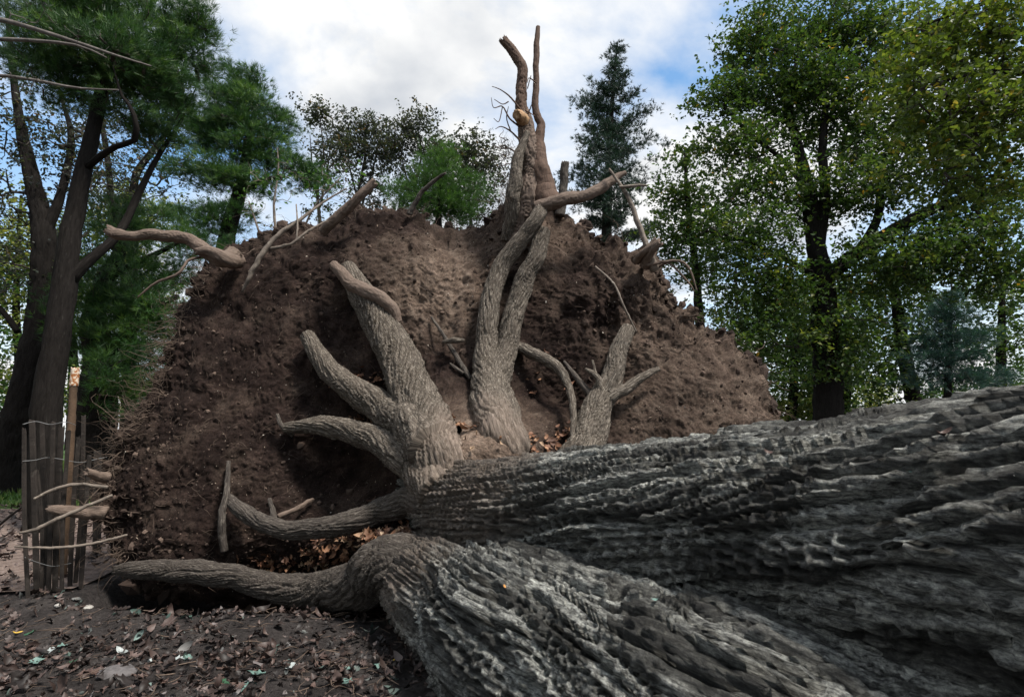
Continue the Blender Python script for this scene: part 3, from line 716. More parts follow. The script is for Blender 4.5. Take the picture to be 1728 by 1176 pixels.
# hair roots: thousands too fine to pick apart
def fringe():
    it = []
    rim = [i for i in range(NT) if not (720 < uu[-1, i] and vv[-1, i] > 740) and vv[-1, i] < 960]
    for k in range(850):
        i = random.choice(rim)
        left = uu[-1, i] < 380
        p = SOIL[NR - 1 - random.randint(0, 10), i].copy(); d = p - ec; d[1] = 0; d /= np.linalg.norm(d)
        L = random.uniform(0.08, 0.34) * (1.25 if left else 1)
        q = [p - d * 0.03]; dirv = d * 0.8 + np.array([random.uniform(-.6, .6), random.uniform(-.7, .2), random.uniform(-.6, .5)])
        for s in range(5):
            dirv = dirv + RNG.normal(0, 0.45, 3) + np.array([0, 0, -0.06]); dirv /= np.linalg.norm(dirv)
            q.append(q[-1] + dirv * L / 5)
        r0 = 0.001 + 0.0045 * random.random() ** 3
        C = np.column_stack([np.array(q), np.linspace(r0, r0 * 0.3, 6)])
        it.append(tube(C, 8, 3))
    left = [i for i in rim if uu[-1, i] < 330]
    for k in range(420):
        i = random.choice(left)
        p = SOIL[NR - 1 - random.randint(-6, 14), i].copy()
        L = random.uniform(0.1, 0.42); q = [p]; dirv = np.array([random.gauss(-.55, .5), random.gauss(-.5, .4), random.gauss(.1, .6)])
        for s in range(7):
            dirv = dirv + RNG.normal(0, 0.42, 3); dirv /= np.linalg.norm(dirv); q.append(q[-1] + dirv * L / 7)
        r0 = 0.001 + 0.004 * random.random() ** 2
        it.append(tube(np.column_stack([np.array(q), np.linspace(r0, r0 * 0.3, 8)]), 10, 3))
    return merge(it)
v, f = fringe()
it = []
for k in range(190):
    p = PX(random.gauss(858, 9), random.uniform(235, 350), YT + random.uniform(-0.15, 0.25)); q = [p]; dirv = np.array([random.gauss(-.5, .5), random.gauss(-.2, .5), random.gauss(-.3, .5)])
    for s_ in range(5):
        dirv = dirv + RNG.normal(0, 0.5, 3); dirv /= np.linalg.norm(dirv); q.append(q[-1] + dirv * 0.035)
    r0 = 0.001 + 0.005 * random.random() ** 2
    it.append(tube(np.column_stack([np.array(q), np.linspace(r0, r0 * 0.3, 6)]), 8, 3))
v2, f2 = merge(it)
part('rootlet_tuft', v2, f2, M['rootlet'], tree, kind='stuff')
part('rim_rootlets', v, f, M['rootlet'], tree, kind='stuff')
def face_pick(n, urange=(170, 1320), vrange=(360, 1000), w=None):
    out = []
    while len(out) < n:
        i = np.random.default_rng(len(out) + n).integers(30, NR - 2, n * 3); j = np.random.default_rng(len(out) + n + 5).integers(0, NT, n * 3)
        keep = np.random.default_rng(n + 9 + len(out)).random(n * 3) < (rho[i] * ro[j] / 600)
        U, Vv = uu[i, j], vv[i, j]
        keep &= (U > urange[0]) & (U < urange[1]) & (Vv > vrange[0]) & (Vv < vrange[1])
        if w is not None: keep &= np.random.default_rng(n + 19 + len(out)).random(n * 3) < w(U, Vv)
        out += list(zip(i[keep], j[keep]))
    return out[:n]
def hairs(n):
    it = []
    for i, j in face_pick(n):
        p = SOIL[i, j] + SOILN[i, j] * 0.012
        d = RNG.normal(0, 1, 3); d -= SOILN[i, j] * d.dot(SOILN[i, j]) * 0.8; d /= np.linalg.norm(d)
        L = random.uniform(0.03, 0.13); b = np.cross(d, SOILN[i, j]) * random.uniform(-0.3, 0.3) * L
        C = np.array([(*(p - d * L / 2), 0.0008), (*(p + b + SOILN[i, j] * 0.012), random.uniform(0.001, 0.0022)), (*(p + d * L / 2), 0.0006)])
        it.append(tube(C, 5, 3, cap0=False, cap1=False))
    return merge(it)
v, f = hairs(900)
part('face_rootlets', v, f, M['rootlet'], tree, kind='stuff')
ICO_V = np.array([(0, 0, 1), (.894, 0, .447), (.276, .851, .447), (-.724, .526, .447), (-.724, -.526, .447), (.276, -.851, .447), (.724, .526, -.447), (-.276, .851, -.447), (-.894, 0, -.447), (-.276, -.851, -.447), (.724, -.526, -.447), (0, 0, -1)])
ICO_F = np.array([(0, 1, 2), (0, 2, 3), (0, 3, 4), (0, 4, 5), (0, 5, 1), (1, 6, 2), (2, 7, 3), (3, 8, 4), (4, 9, 5), (5, 10, 1), (6, 7, 2), (7, 8, 3), (8, 9, 4), (9, 10, 5), (10, 6, 1), (6, 11, 7), (7, 11, 8), (8, 11, 9), (9, 11, 10), (10, 11, 6)])
def lumps(points, sizes, tints, squash=0.75):
    n = len(points)
    A = RNG.normal(0, 1, (n, 3, 3)); Qm, _ = np.linalg.qr(A)
    V = ICO_V[None] * (1 + RNG.uniform(-0.32, 0.32, (n, 12, 1)))
    V = V * (np.asarray(sizes)[:, None, None] * RNG.uniform(0.6, 1.25, (n, 1, 3)))
    V = np.einsum('nij,nkj->nki', Qm, V) + np.asarray(points)[:, None, :]
    F = ICO_F[None] + (np.arange(n) * 12)[:, None, None]
    return V.reshape(-1, 3), F.reshape(-1, 3), np.repeat(np.asarray(tints), 12)
pk = face_pick(3000, w=lambda U, Vv: 0.35 + 0.65 * (sstep(930, 1020, U) * sstep(640, 520, Vv) + sstep(360, 240, U) + sstep(440, 390, Vv)).clip(0, 1))
rim_pk = [(NR - 1 + random.randint(0, 8), random.randint(0, NT - 1)) for _ in range(1500)]
pk = pk + rim_pk
pts = np.array([SOIL[i, j] for i, j in pk]); sz = RNG.gamma(2.0, 0.004, len(pk)).clip(0.0025, 0.036)
sz[-1500:] *= 1.6; sz[-220:] = RNG.uniform(0.03, 0.075, 220)
v, f, t = lumps(pts, sz, RNG.random(len(pk)))
part('soil_crumbs', v, f, M['clod'], tree, smooth=False, tint=t, kind='stuff')
pk = face_pick(2600)
pts = np.array([SOIL[i, j] + SOILN[i, j] * 0.004 for i, j in pk]); sz = RNG.gamma(1.5, 0.0015, len(pk)).clip(0.0012, 0.01)
B = rot_basis(len(pts), 2.0); q4 = np.array([(-1, -.4, 0), (.9, -.6, .1), (1, .5, -.1), (-.7, .7, .15)])
v = (np.einsum('nij,kj->nki', B, q4) * sz[:, None, None] * 1.2 + pts[:, None]).reshape(-1, 3); f = np.arange(len(v)).reshape(-1, 4); t = np.repeat(RNG.random(len(pk)), 4)
part('soil_flecks', v, f, M['fleck'], tree, smooth=False, tint=t, kind='stuff')

# ------------------------------------------------------------------ leaves (litter and fallen)
def leaf_outline(kind):
    if kind == 'oak':
        h = [(0, 0), (.06, .12), (.20, .2), (.09, .3), (.30, .44), (.12, .52), (.28, .7), (.1, .74), (.13, .9), (0, 1)]
    elif kind == 'maple':
        h = [(0, 0), (.2, .1), (.42, .14), (.3, .3), (.55, .55), (.25, .52), (.22, .75), (0, 1)]
    else:
        h = [(0, 0), (.13, .15), (.22, .4), (.2, .65), (.1, .86), (0, 1)]
    r = h[1:-1]
    return np.array(h + [(-x, y) for x, y in r[::-1]])
def leaf_geo(kind, curl, fold):
    """A curled leaf: outline ring plus a midrib row. Returns V (unit length), F quads/tris as triangles."""
    o = leaf_outline(kind); n = len(o)
    half = (n - 2) // 2
    rib = np.array([(0, o[k, 1]) for k in range(1, half + 1)])
    P2 = np.vstack([o, rib]); x, y = P2[:, 0], P2[:, 1] - 0.5
    z = fold * np.abs(x) + curl * (y * y) * 1.6 + 0.05 * np.sin(9 * y + 5 * x)
    V = np.stack([x, y, z], -1)
    F = []
    for k in range(half):
        a = k; b = k + 1; la = n + k - 1 if k > 0 else 0; lb = n + k
        F += [(a, b, lb)] if k == 0 else [(a, b, lb), (a, lb, la)]
        a2 = (n - k) % n; b2 = n - k - 1
        F += [(a2, lb, b2)] if k == 0 else [(a2, lb, b2), (a2, la, lb)]
    top = half + 1
    F += [(half, top, n + half - 1), (top, top + 1, n + half - 1)]
    return V, np.array(F)
LEAVES = [leaf_geo(k, c, fo) for k, c, fo in (('oak', .5, .3), ('oak', -.6, .5), ('plain', .7, .5), ('plain', -.5, -.6), ('maple', .4, .3), ('plain', 1.1, .9), ('maple', -.5, .4))]
def scatter_leaves(P, sizes, tilt, tints, up=None):
    n = len(P); B = rot_basis(n, tilt, up); Vs, Fs, Ts = [], [], []; off = 0
    which = RNG.integers(0, len(LEAVES), n)
    for k, (lv, lf) in enumerate(LEAVES):
        s = np.where(which == k)[0]
        if not len(s): continue
        V = np.einsum('nij,kj->nki', B[s], lv) * np.asarray(sizes)[s][:, None, None] + P[s][:, None, :]
        F = lf[None] + (np.arange(len(s)) * len(lv))[:, None, None] + off
        Vs.append(V.reshape(-1, 3)); Fs.append(F.reshape(-1, 3)); Ts.append(np.repeat(np.asarray(tints)[s], len(lv)))
        off += len(s) * len(lv)
    return np.concatenate(Vs), np.concatenate(Fs), np.concatenate(Ts)
n = 6600
xs = RNG.uniform(-3.6, 0.7, n); ys = RNG.uniform(2.35, 4.15, n)
dens = 0.35 + 0.65 * sstep(-0.25, 0.2, pnoise(np.stack([xs * 1.3, ys * 1.8, 0 * xs], -1), 71)) * 1.0
dens *= 1 - 0.75 * np.exp(-((xs + 2.5) ** 2 / 0.7 + (ys - 3.75) ** 2 / 0.12))
keep = RNG.random(n) < dens
xs, ys = xs[keep], ys[keep]
P = np.stack([xs, ys, ground_z(xs, ys) + 0.012 + RNG.uniform(0, 0.03, len(xs))], -1)
v, f, t = scatter_leaves(P, RNG.gamma(3.0, 0.0125, len(P)).clip(0.012, 0.1), 0.6, RNG.random(len(P)))
tag(mesh_np('leaf_litter', v, f, M['litter'], tint=t), 'brown leaf litter covering the ground in front of the root wall', 'leaf litter', kind='stuff')
it = []
for k in range(420):
    x, y = random.uniform(-3.4, 0.2), random.uniform(2.5, 4.0); p = np.array([x, y, float(ground_z(x, y)) + 0.03]); a = random.uniform(0, 6.28); L = random.uniform(0.03, 0.16)
    d = np.array([math.cos(a), math.sin(a), random.uniform(-.2, .3)]) * L; r0 = random.uniform(0.001, 0.003)
    it.append(tube(np.array([(*(p - d / 2), r0), (*(p + RNG.normal(0, 0.1 * L, 3)), r0), (*(p + d / 2), r0 * .5)]), 5, 4))
v, f = merge(it)
tag(mesh_np('twig_litter', v, f, M['rootlet']), 'small broken twigs mixed into the leaf litter', 'twigs', kind='stuff')
# leaf drifts caught on the roots and ledges of the root plate
def drift(spots):
    PP, UU = [], []
    for u, v_, su, sv, k, dy in spots:
        for _ in range(k):
            p = on_soil(u + random.gauss(0, su), v_ + random.gauss(0, sv)) if dy is None else PX(u + random.gauss(0, su), v_ + random.gauss(0, sv), dy + random.gauss(0, 0.05))
            PP.append(p + np.array([random.gauss(0, .02), -0.025 + random.gauss(0, .02), 0.02])); UU.append((0, -0.6, 1))
    UU = np.array(UU, float); UU /= np.linalg.norm(UU, axis=1, keepdims=True)
    return scatter_leaves(np.array(PP), RNG.uniform(0.03, 0.085, len(PP)), 0.5, RNG.random(len(PP)), UU)
v, f, t = drift([(620, 655, 14, 14, 40, None), (612, 715, 12, 7, 20, None), (960, 735, 16, 10, 30, None), (900, 752, 22, 8, 45, None), (930, 640, 30, 20, 12, None), (700, 868, 34, 10, 90, None), (560, 938, 40, 14, 190, None), (640, 908, 40, 10, 120, None), (470, 955, 30, 8, 40, None), (790, 720, 35, 18, 24, None), (850, 880, 20, 10, 26, None)])
part('caught_leaves', v, f, M['warm_litter'], tree, tint=t, kind='stuff')

# ------------------------------------------------------------------ trees
def fast_tube(P, r, m=5):
    P = np.asarray(P, float)
    T, N_, B_ = frames(P)
    a = np.arange(m) / m * 2 * math.pi
    G_ = P[:, None, :] + np.asarray(r)[:, None, None] * (np.cos(a)[None, :, None] * N_[:, None, :] + np.sin(a)[None, :, None] * B_[:, None, :])
    return G_.reshape(-1, 3), grid_faces(len(P), m)
def leaf_cards(P, size, tilt, tint, droop=0.0):
    """Folded four-point leaves; P (n,3)."""
    n = len(P); B = rot_basis(n, tilt)
    L = np.array([(0, -0.5, 0), (0.30, 0.02, 0.10), (0, 0.5, -0.06), (-0.30, 0.02, 0.10)])
    V = np.einsum('nij,kj->nki', B, L) * np.broadcast_to(size, (n,))[:, None, None] + P[:, None, :]
    b = (np.arange(n) * 4)[:, None, None]
    F = np.array([(0, 1, 2), (0, 2, 3)])[None] + b
    return V.reshape(-1, 3), F.reshape(-1, 3), np.repeat(tint, 4)
def near_leaves(P, size, tilt, tint):
    n = len(P); B = rot_basis(n, tilt)
    L = np.array([(0, -0.5, 0), (0.33, -0.12, 0.12), (0.2, 0.3, 0.05), (0, 0.55, -0.08), (-0.2, 0.3, 0.05), (-0.33, -0.12, 0.12), (0, 0.0, 0)])
    V = np.einsum('nij,kj->nki', B, L) * np.broadcast_to(size, (n,))[:, None, None] + P[:, None, :]
    F = np.array([(k, (k + 1) % 6, 6) for k in range(6)])[None] + (np.arange(n) * 7)[:, None, None]
    return V.reshape(-1, 3), F.reshape(-1, 3), np.repeat(tint, 7)
def needles(P, D, L, k, width, spread, tint):
    """Tufts of k needles at P pointing along D."""
    n = len(P)
    d = D[:, None, :] + RNG.normal(0, spread, (n, k, 3)); d /= np.linalg.norm(d, axis=-1, keepdims=True)
    s = np.cross(d, RNG.normal(0, 1, (n, k, 3))); s /= np.linalg.norm(s, axis=-1, keepdims=True) + 1e-9
    LL = (L * RNG.uniform(0.7, 1.15, (n, k, 1)))
    p = P[:, None, :] + RNG.normal(0, 0.012, (n, k, 3))
    V = np.stack([p - s * width / 2, p + s * width / 2, p + d * LL], 2)
    F = np.arange(n * k * 3).reshape(-1, 3)
    return V.reshape(-1, 3), F, np.repeat(tint, k * 3)

def grow(name, label, trunks, blobs, leaf, bark='tree_bark', cat='tree', group=None, tip=0.004, per=40, size=0.07, sig=0.26, tilt=0.7,
         needle=(0.12, 14, 0.006, 0.55), up_bias=0.25, absolute_base=True, tmul=1.0, seed=0, droop=0.0, limb_names=True, tuft_step=1.0):
    """A tree: traced trunk and limbs, branches grown from them to foliage clumps that fill the crown's volume."""
    rng = np.random.default_rng(seed + 100)
    wctl = lambda tr: tr if isinstance(tr, np.ndarray) else ctl(tr, True)
    C0 = wctl(trunks[0])
    gz = float(ground_z(C0[0, 0], C0[0, 1]))
    if absolute_base and C0[0, 2] > gz + 0.02:
        q = C0[0].copy(); d = C0[0] - C0[1]; k = (C0[0, 2] - gz + 0.08)
        q[:3] = C0[0, :3] + d[:3] / max(0.05, -d[2]) * k if d[2] < -0.05 else C0[0, :3] - np.array([0, 0, k])
        q[3] *= 1.25
        C0 = np.vstack([q, C0])
    base = np.array([C0[0, 0], C0[0, 1], gz])
    rt = empty(name, base, label, cat, group)
    nodes, nrad, par = [], [], []
    for k, tr in enumerate(trunks):
        C = C0 if k == 0 else wctl(tr)
        nseg = max(14, int(np.linalg.norm(np.diff(C[:, :3], axis=0), axis=1).sum() / 0.16))
        Rm = C[:, 3].mean()
        v, f = tube(C, nseg * (2 if Rm > 0.1 else 1), 36 if Rm > 0.1 else 14, min(0.045, Rm * 0.22), seed + k, (0.8, 0.05), 0.15, lump=0.07)
        part('trunk' if k == 0 else 'limb', v, f, M[bark], rt, grain=tube.grain)
        S4 = spline(C, nseg)
        s0 = 0 if k else int(nseg * 0.25)
        for q in S4[s0:]:
            nodes.append(q[:3]); nrad.append(q[3]); par.append(-1)
    ntr = len(nodes)
    clumps = []
    for (u, v, y, ru, rv, ry, k) in blobs:
        if isinstance(blobs, np.ndarray): c = np.array([u, v, y]); a, ry, b, k = ru, rv, ry, int(k)
        else: c = PX(u, v, y); a = ru * y / F_PX; b = rv * y / F_PX
        d = rng.normal(0, 1, (k, 3)); d /= np.linalg.norm(d, axis=1, keepdims=True)
        d *= rng.random((k, 1)) ** 0.42
        clumps.append(c + d * np.array([a, ry, b]))
    clumps = np.concatenate(clumps)
    clumps = clumps[clumps[:, 2] > ground_z(clumps[:, 0], clumps[:, 1]) + 0.3] if cat == 'tree' else clumps
    tn = np.array(nodes)
    dist = np.min(np.linalg.norm(clumps[:, None] - tn[None], axis=-1), 1)
    load = {}
    paths = []
    A = np.zeros((ntr + len(clumps) * 60, 3)); A[:ntr] = tn; cnt = ntr
    parent = np.full(len(A), -1)
    for ci in np.argsort(dist):
        c = clumps[ci]
        dv = c - A[:cnt]; L = np.linalg.norm(dv, axis=1)
        cost = L + up_bias * np.maximum(0, -dv[:, 2]) * 2.0
        n0 = int(np.argmin(cost)); L0 = L[n0]
        k = max(2, min(40, int(L0 / 0.22)))
        t = np.linspace(0, 1, k + 1)[1:, None]
        mid = A[n0] * 0.5 + c * 0.5 + rng.normal(0, 0.09 * L0, 3) + np.array([0, 0, (0.08 - droop) * L0])
        q = A[n0] * (1 - t) ** 2 + 2 * mid * t * (1 - t) + c * t ** 2 + rng.normal(0, 0.018, (k, 3)) * (t < 1)
        idx = [n0]
        for row in q:
            A[cnt] = row; parent[cnt] = idx[-1]; idx.append(cnt); cnt += 1
        paths.append(idx)
    load = np.zeros(cnt)
    for idx in paths:
        load[idx[-1]] += 1
    for i in range(cnt - 1, ntr - 1, -1):
        if parent[i] >= 0: load[parent[i]] += load[i]
    rads = tip * np.maximum(load, 1) ** 0.45
    items = []
    for idx in paths:
        r = rads[idx].copy(); r[0] = min(r[1], nrad[idx[0]] * 0.8 if idx[0] < ntr else r[0])
        items.append(fast_tube(A[idx], r, 5 if r[0] > 0.012 else 4))
    v, f = merge(items)
    part('branches', v, f, M[bark] if bark != 'tree_bark' else M['twig_bark'], rt, kind='stuff')
    cl_t = rng.normal(0, 0.14, len(clumps))
    if leaf[0] == 'leaf' or leaf[0] == 'near':
        n = per
        ns = max(1, n // 7); sub = np.repeat(clumps, ns, 0) + rng.normal(0, 1, (len(clumps) * ns, 3)) * np.array([sig, sig, sig * 0.62]) * 1.15
        per_s = max(1, n // ns); n = ns * per_s
        ax = rng.normal(0, 1, (len(sub), 3)) * np.array([1, 1, 0.5]); ax /= np.linalg.norm(ax, axis=1, keepdims=True)
        P = np.repeat(sub, per_s, 0) + np.repeat(ax, per_s, 0) * rng.uniform(-1.4, 1.4, (len(sub) * per_s, 1)) * size + rng.normal(0, 0.42 * size, (len(sub) * per_s, 3))
        t = np.clip(rng.beta(2, 2.4, len(P)) + np.repeat(cl_t, n), 0, 0.98)
        t = np.where(rng.random(len(P)) < 0.004, 1.0, t)
        if leaf[0] == 'leaf': v, f, t = leaf_cards(P, rng.uniform(0.65, 1.25, len(P)) * size, tilt, t)
        else: v, f, t = near_leaves(P, rng.uniform(0.7, 1.25, len(P)) * size, tilt, t)
    else:
        n = per
        tc = A[np.array([idx[-1] for idx in paths])]; tb = A[np.array([idx[-min(len(idx), 4)] for idx in paths])]
        dirs = tc - tb; dirs /= np.linalg.norm(dirs, axis=1, keepdims=True) + 1e-9
        off = rng.normal(0, 1, (len(tc), n, 3)) * np.array([sig, sig, sig * 0.45])
        P = (tc[:, None] + off).reshape(-1, 3)
        D = np.repeat(dirs, n, 0) * 0.7 + off.reshape(-1, 3) / sig * 0.45 + np.array([0, 0, 0.45])
        D /= np.linalg.norm(D, axis=1, keepdims=True)
        t = np.clip(rng.beta(2, 2.4, len(P)) + np.repeat(cl_t, n), 0, 1)
        v, f, t = needles(P, D, needle[0], needle[1], needle[2], needle[3], t)
    part('crown', v, f, M[leaf[1]], rt, tint=t, kind='stuff', smooth=False)
    return rt

# left side
grow('pine_tree', 'tall dark pine leaning right behind the picket fence, crown filling the top left corner',
     [[(78, 905, 6.2, 26), (76, 720, 6.2, 22), (98, 560, 6.25, 19), (110, 470, 6.3, 18), (124, 370, 6.35, 15), (142, 285, 6.4, 13), (164, 190, 6.5, 11), (178, 110, 6.6, 9), (190, 20, 6.7, 7), (205, -90, 6.8, 4)],
      [(110, 480, 6.3, 12), (150, 440, 6.4, 9), (200, 395, 6.6, 7), (232, 330, 6.8, 6), (268, 262, 7.0, 4), (305, 205, 7.2, 2.4), (330, 150, 7.3, 1)],
      [(142, 285, 6.4, 7), (190, 250, 6.2, 5), (228, 235, 6.1, 5), (225, 190, 6.0, 3.6), (205, 160, 6.0, 2.4), (190, 110, 6.0, 1)]],
     [(200, 30, 6.6, 130, 70, 0.9, 190), (130, 95, 6.4, 90, 55, 0.8, 110), (215, 110, 6.4, 85, 50, 0.8, 120), (265, 140, 6.6, 60, 45, 0.7, 80), (325, 42, 6.8, 48, 26, 0.5, 34), (80, 30, 6.4, 80, 40, 0.8, 56), (110, 160, 6.5, 40, 25, 0.6, 24), (40, 110, 6.6, 50, 40, 0.6, 22), (300, 85, 6.7, 50, 35, 0.6, 34), (200, -100, 6.7, 160, 60, 1.2, 60), (250, 205, 6.7, 60, 26, 0.6, 40)],
     ('needle', 'pine_needle'), per=17, sig=0.095, needle=(0.1, 14, 0.0055, 0.42), seed=1)
grow('oak_tree', 'thick dark leaning trunk at the far left, just left of the fenced pine',
     [[(14, 815, 8.6, 50), (34, 730, 8.6, 34), (56, 640, 8.6, 27), (72, 520, 8.7, 21), (74, 400, 8.8, 17), (56, 310, 8.9, 12), (36, 220, 9.0, 8), (22, 120, 9.1, 5), (5, -60, 9.2, 2)],
      [(74, 400, 8.8, 9), (105, 320, 8.9, 7), (120, 230, 9.0, 5), (100, 150, 9.1, 2), (92, 60, 9.2, 0.8)],
      [(30, 560, 8.7, 5), (8, 530, 8.7, 4), (-20, 500, 8.7, 3)]],
     [(70, 220, 9.0, 90, 90, 0.9, 60), (20, 330, 8.8, 60, 80, 0.8, 36), (150, 230, 9.1, 90, 70, 0.9, 50), (40, 450, 8.8, 60, 60, 0.8, 26), (160, 330, 9.1, 70, 50, 0.8, 22)],
     ('leaf', 'rusty_leaf'), per=35, size=0.065, sig=0.2, seed=2, tip=0.006)
grow('pine_tree', 'dark bushy pine with low boughs just left of the root wall',
     [[(158, 800, 8.0, 32), (163, 680, 8.0, 28), (170, 610, 8.1, 24), (158, 540, 8.2, 17), (178, 470, 8.3, 13), (205, 410, 8.4, 9), (190, 330, 8.5, 6)],
      [(170, 600, 8.1, 12), (215, 560, 8.0, 9), (260, 520, 7.9, 6), (300, 500, 7.8, 4)],
      [(178, 470, 8.3, 6), (240, 440, 8.2, 5), (300, 410, 8.1, 3)]],
     [(230, 470, 8.2, 90, 60, 0.8, 60), (190, 560, 8.1, 85, 50, 0.9, 52), (240, 620, 7.9, 80, 50, 0.8, 50), (270, 540, 8.0, 60, 60, 0.7, 40), (150, 500, 8.3, 50, 50, 0.7, 18), (210, 670, 7.8, 55, 30, 0.6, 20), (230, 380, 8.4, 80, 40, 0.8, 36), (330, 420, 8.2, 60, 40, 0.6, 22)],
     ('needle', 'pine_needle'), per=26, sig=0.12, needle=(0.115, 12, 0.007, 0.45), seed=3)
grow('pine_tree', 'dense rounded green pine above the broken root on the upper left rim',
     [[(372, 470, 11.5, 14), (385, 390, 11.5, 13), (402, 335, 11.6, 11), (412, 290, 11.7, 10), (422, 220, 11.8, 5), (436, 160, 11.9, 1.6), (440, 130, 12.0, 0.6)],
      [(405, 325, 11.6, 6), (440, 305, 11.3, 5), (475, 300, 11.0, 3)]],
     [(405, 150, 11.8, 40, 45, 0.7, 44), (420, 200, 11.7, 78, 45, 1.0, 95), (370, 225, 11.6, 60, 35, 0.8, 50), (440, 255, 11.6, 55, 35, 0.9, 50), (350, 290, 11.4, 70, 30, 0.8, 42), (420, 310, 11.3, 50, 20, 0.6, 24), (340, 120, 11.9, 40, 20, 0.5, 8), (510, 300, 11.2, 45, 26, 0.6, 24), (360, 370, 11.3, 70, 35, 0.8, 36)],
     ('needle', 'pine_needle'), per=24, sig=0.125, needle=(0.14, 12, 0.009, 0.45), seed=4)
grow('slender_tree', 'slender twiggy tree between the leaning pine and the rounded pine',
     [[(222, 560, 12.5, 8), (224, 400, 12.5, 7.5), (226, 330, 12.5, 7), (232, 290, 12.5, 6), (262, 250, 12.6, 5), (290, 210, 12.7, 3), (310, 150, 12.8, 2)],
      [(190, 420, 12.4, 5), (185, 300, 12.5, 5), (172, 210, 12.6, 4), (160, 150, 12.7, 2)]],
     [(250, 240, 12.6, 90, 90, 1.2, 90), (190, 330, 12.4, 70, 80, 1.0, 60), (300, 300, 12.5, 50, 60, 0.9, 26), (120, 380, 12.4, 60, 60, 1.0, 30), (290, 190, 12.6, 60, 60, 1.0, 30)],
     ('leaf', 'rusty_leaf'), per=28, size=0.075, sig=0.22, seed=5, tip=0.006)
for k, (u, y, top, r, lab) in enumerate([(30, 19, 310, 80, 'pale green tree far behind the thick leaning trunk at the left edge'), (120, 22, 350, 78, 'pale green tree far behind, seen between the two leaning trunks'),
                                         (210, 20, 280, 74, 'pale yellowish tree far behind the slender twiggy tree'), (-60, 18, 380, 80, 'pale green tree far behind at the picture edge, cut by it')]):
    grow('background_tree', lab, [[(u, 745, y, 8), (u + 4, 620, y, 7), (u - 3, 520, y, 5), (u + 6, top + 20, y, 2)]],
         [(u, top + 90, y, r, 80, 1.2, 80), (u + 10, top + 200, y, r * 0.9, 80, 1.2, 70), (u - 20, 660, y, r, 60, 1.0, 50)],
         ('leaf', 'yellow_leaf' if k in (0, 2) else 'bright_leaf'), group='pale trees far behind on the left', per=42, size=0.14, sig=0.38, seed=20 + k)
# centre, beyond the root wall
for k, (u, top, y, w, lab) in enumerate([(540, 178, 20, 34, 'reddish thin-crowned tree, small tuft alone at the left of the far row'), (610, 190, 21, 52, 'dusky twiggy tree behind the left half of the root wall'),
                                         (705, 190, 20.5, 62, 'tallest dusky twiggy tree behind the middle dip of the rim'), (795, 222, 21, 52, 'dusky twiggy tree just left of the tall upright root')]):
    bl = [(u, top + 28, y, w * 0.8, 24, 0.9, 34), (u - w * 0.5, top + 62, y, w * 0.6, 32, 0.9, 32), (u + w * 0.5, top + 70, y, w * 0.6, 36, 0.9, 32), (u, top + 120, y, w * 0.9, 36, 0.9, 26), (u + 10, top + 170, y, w, 40, 0.9, 16)]
    if k == 0: bl = [(538, 192, y, 18, 14, 0.5, 18), (560, 270, y, 40, 40, 0.8, 26), (540, 330, y, 30, 40, 0.8, 12)]
    grow('twiggy_tree', lab, [[(u + 4, 480, y, 3.4), (u, 380, y, 3), (u - 4, 320, y, 2.4), (u + 6, 260, y, 1.7), (u, top + 25, y, 0.7)],
                              [(u, 360, y, 2), (u - w * 0.35, 290, y, 1.5), (u - w * 0.5, top + 50, y, 0.6)], [(u, 350, y, 2), (u + w * 0.35, 290, y, 1.5), (u + w * 0.55, top + 60, y, 0.6)]],
         bl, ('leaf', 'rusty_leaf'), group='dusky twiggy trees in a row beyond the root wall', per=60, size=0.12, sig=0.24, seed=30 + k, bark='twig_bark', tip=0.005)
grow('young_pine', 'bright green young pine behind the dip in the rim, left of the tall upright root',
     [[(742, 480, 14, 7), (740, 380, 14, 6), (742, 300, 14, 4), (745, 245, 14, 2)]],
     [(745, 270, 14, 32, 26, 0.5, 24), (740, 310, 14, 60, 30, 0.7, 52), (720, 350, 14, 70, 28, 0.8, 46), (770, 345, 14, 45, 28, 0.7, 30), (680, 330, 14, 30, 28, 0.6, 14), (810, 320, 14, 24, 24, 0.5, 10)],
     ('needle', 'bright_leaf'), per=15, sig=0.19, needle=(0.17, 13, 0.009, 0.6), seed=41)
cb = []
crng = random.Random(5)
for k in range(30):
    f_ = k / 29
    v_ = 84 + 330 * f_
    tier = 0.70 + 0.55 * math.sin(k * 1.9) * (1 if k > 4 else 0.2)
    for b in range(4 if k < 6 else 7):
        az = crng.uniform(0, 6.283); reach = (0.12 + 2.05 * f_ ** 0.9) * tier * crng.uniform(0.6, 1.15)
        c0 = PX(1042 - 20 * f_ ** 0.5, v_, 16)
        for t in ((1.0,) if reach < 0.35 else (0.5, 0.78, 1.0) if reach < 1.1 else (0.4, 0.6, 0.8, 1.0)):
            cb.append((c0[0] + crng.gauss(0, .04) + math.cos(az) * reach * t, c0[1] + math.sin(az) * reach * t, c0[2] + 0.28 * reach * t * t - 0.02, 0.07, 0.07, 0.05, 1))
cb = np.array(cb)
grow('spruce_tree', 'dark pointed conifer standing alone against the sky right of the tall root',
     [[(1020, 520, 16, 10), (1024, 380, 16, 8.5), (1028, 260, 16, 6), (1034, 160, 16, 3.5), (1042, 72, 16, 1)]], cb,
     ('needle', 'dark_needle'), per=20, sig=0.1, needle=(0.115, 8, 0.017, 0.6), seed=42, up_bias=0.05, droop=0.12)
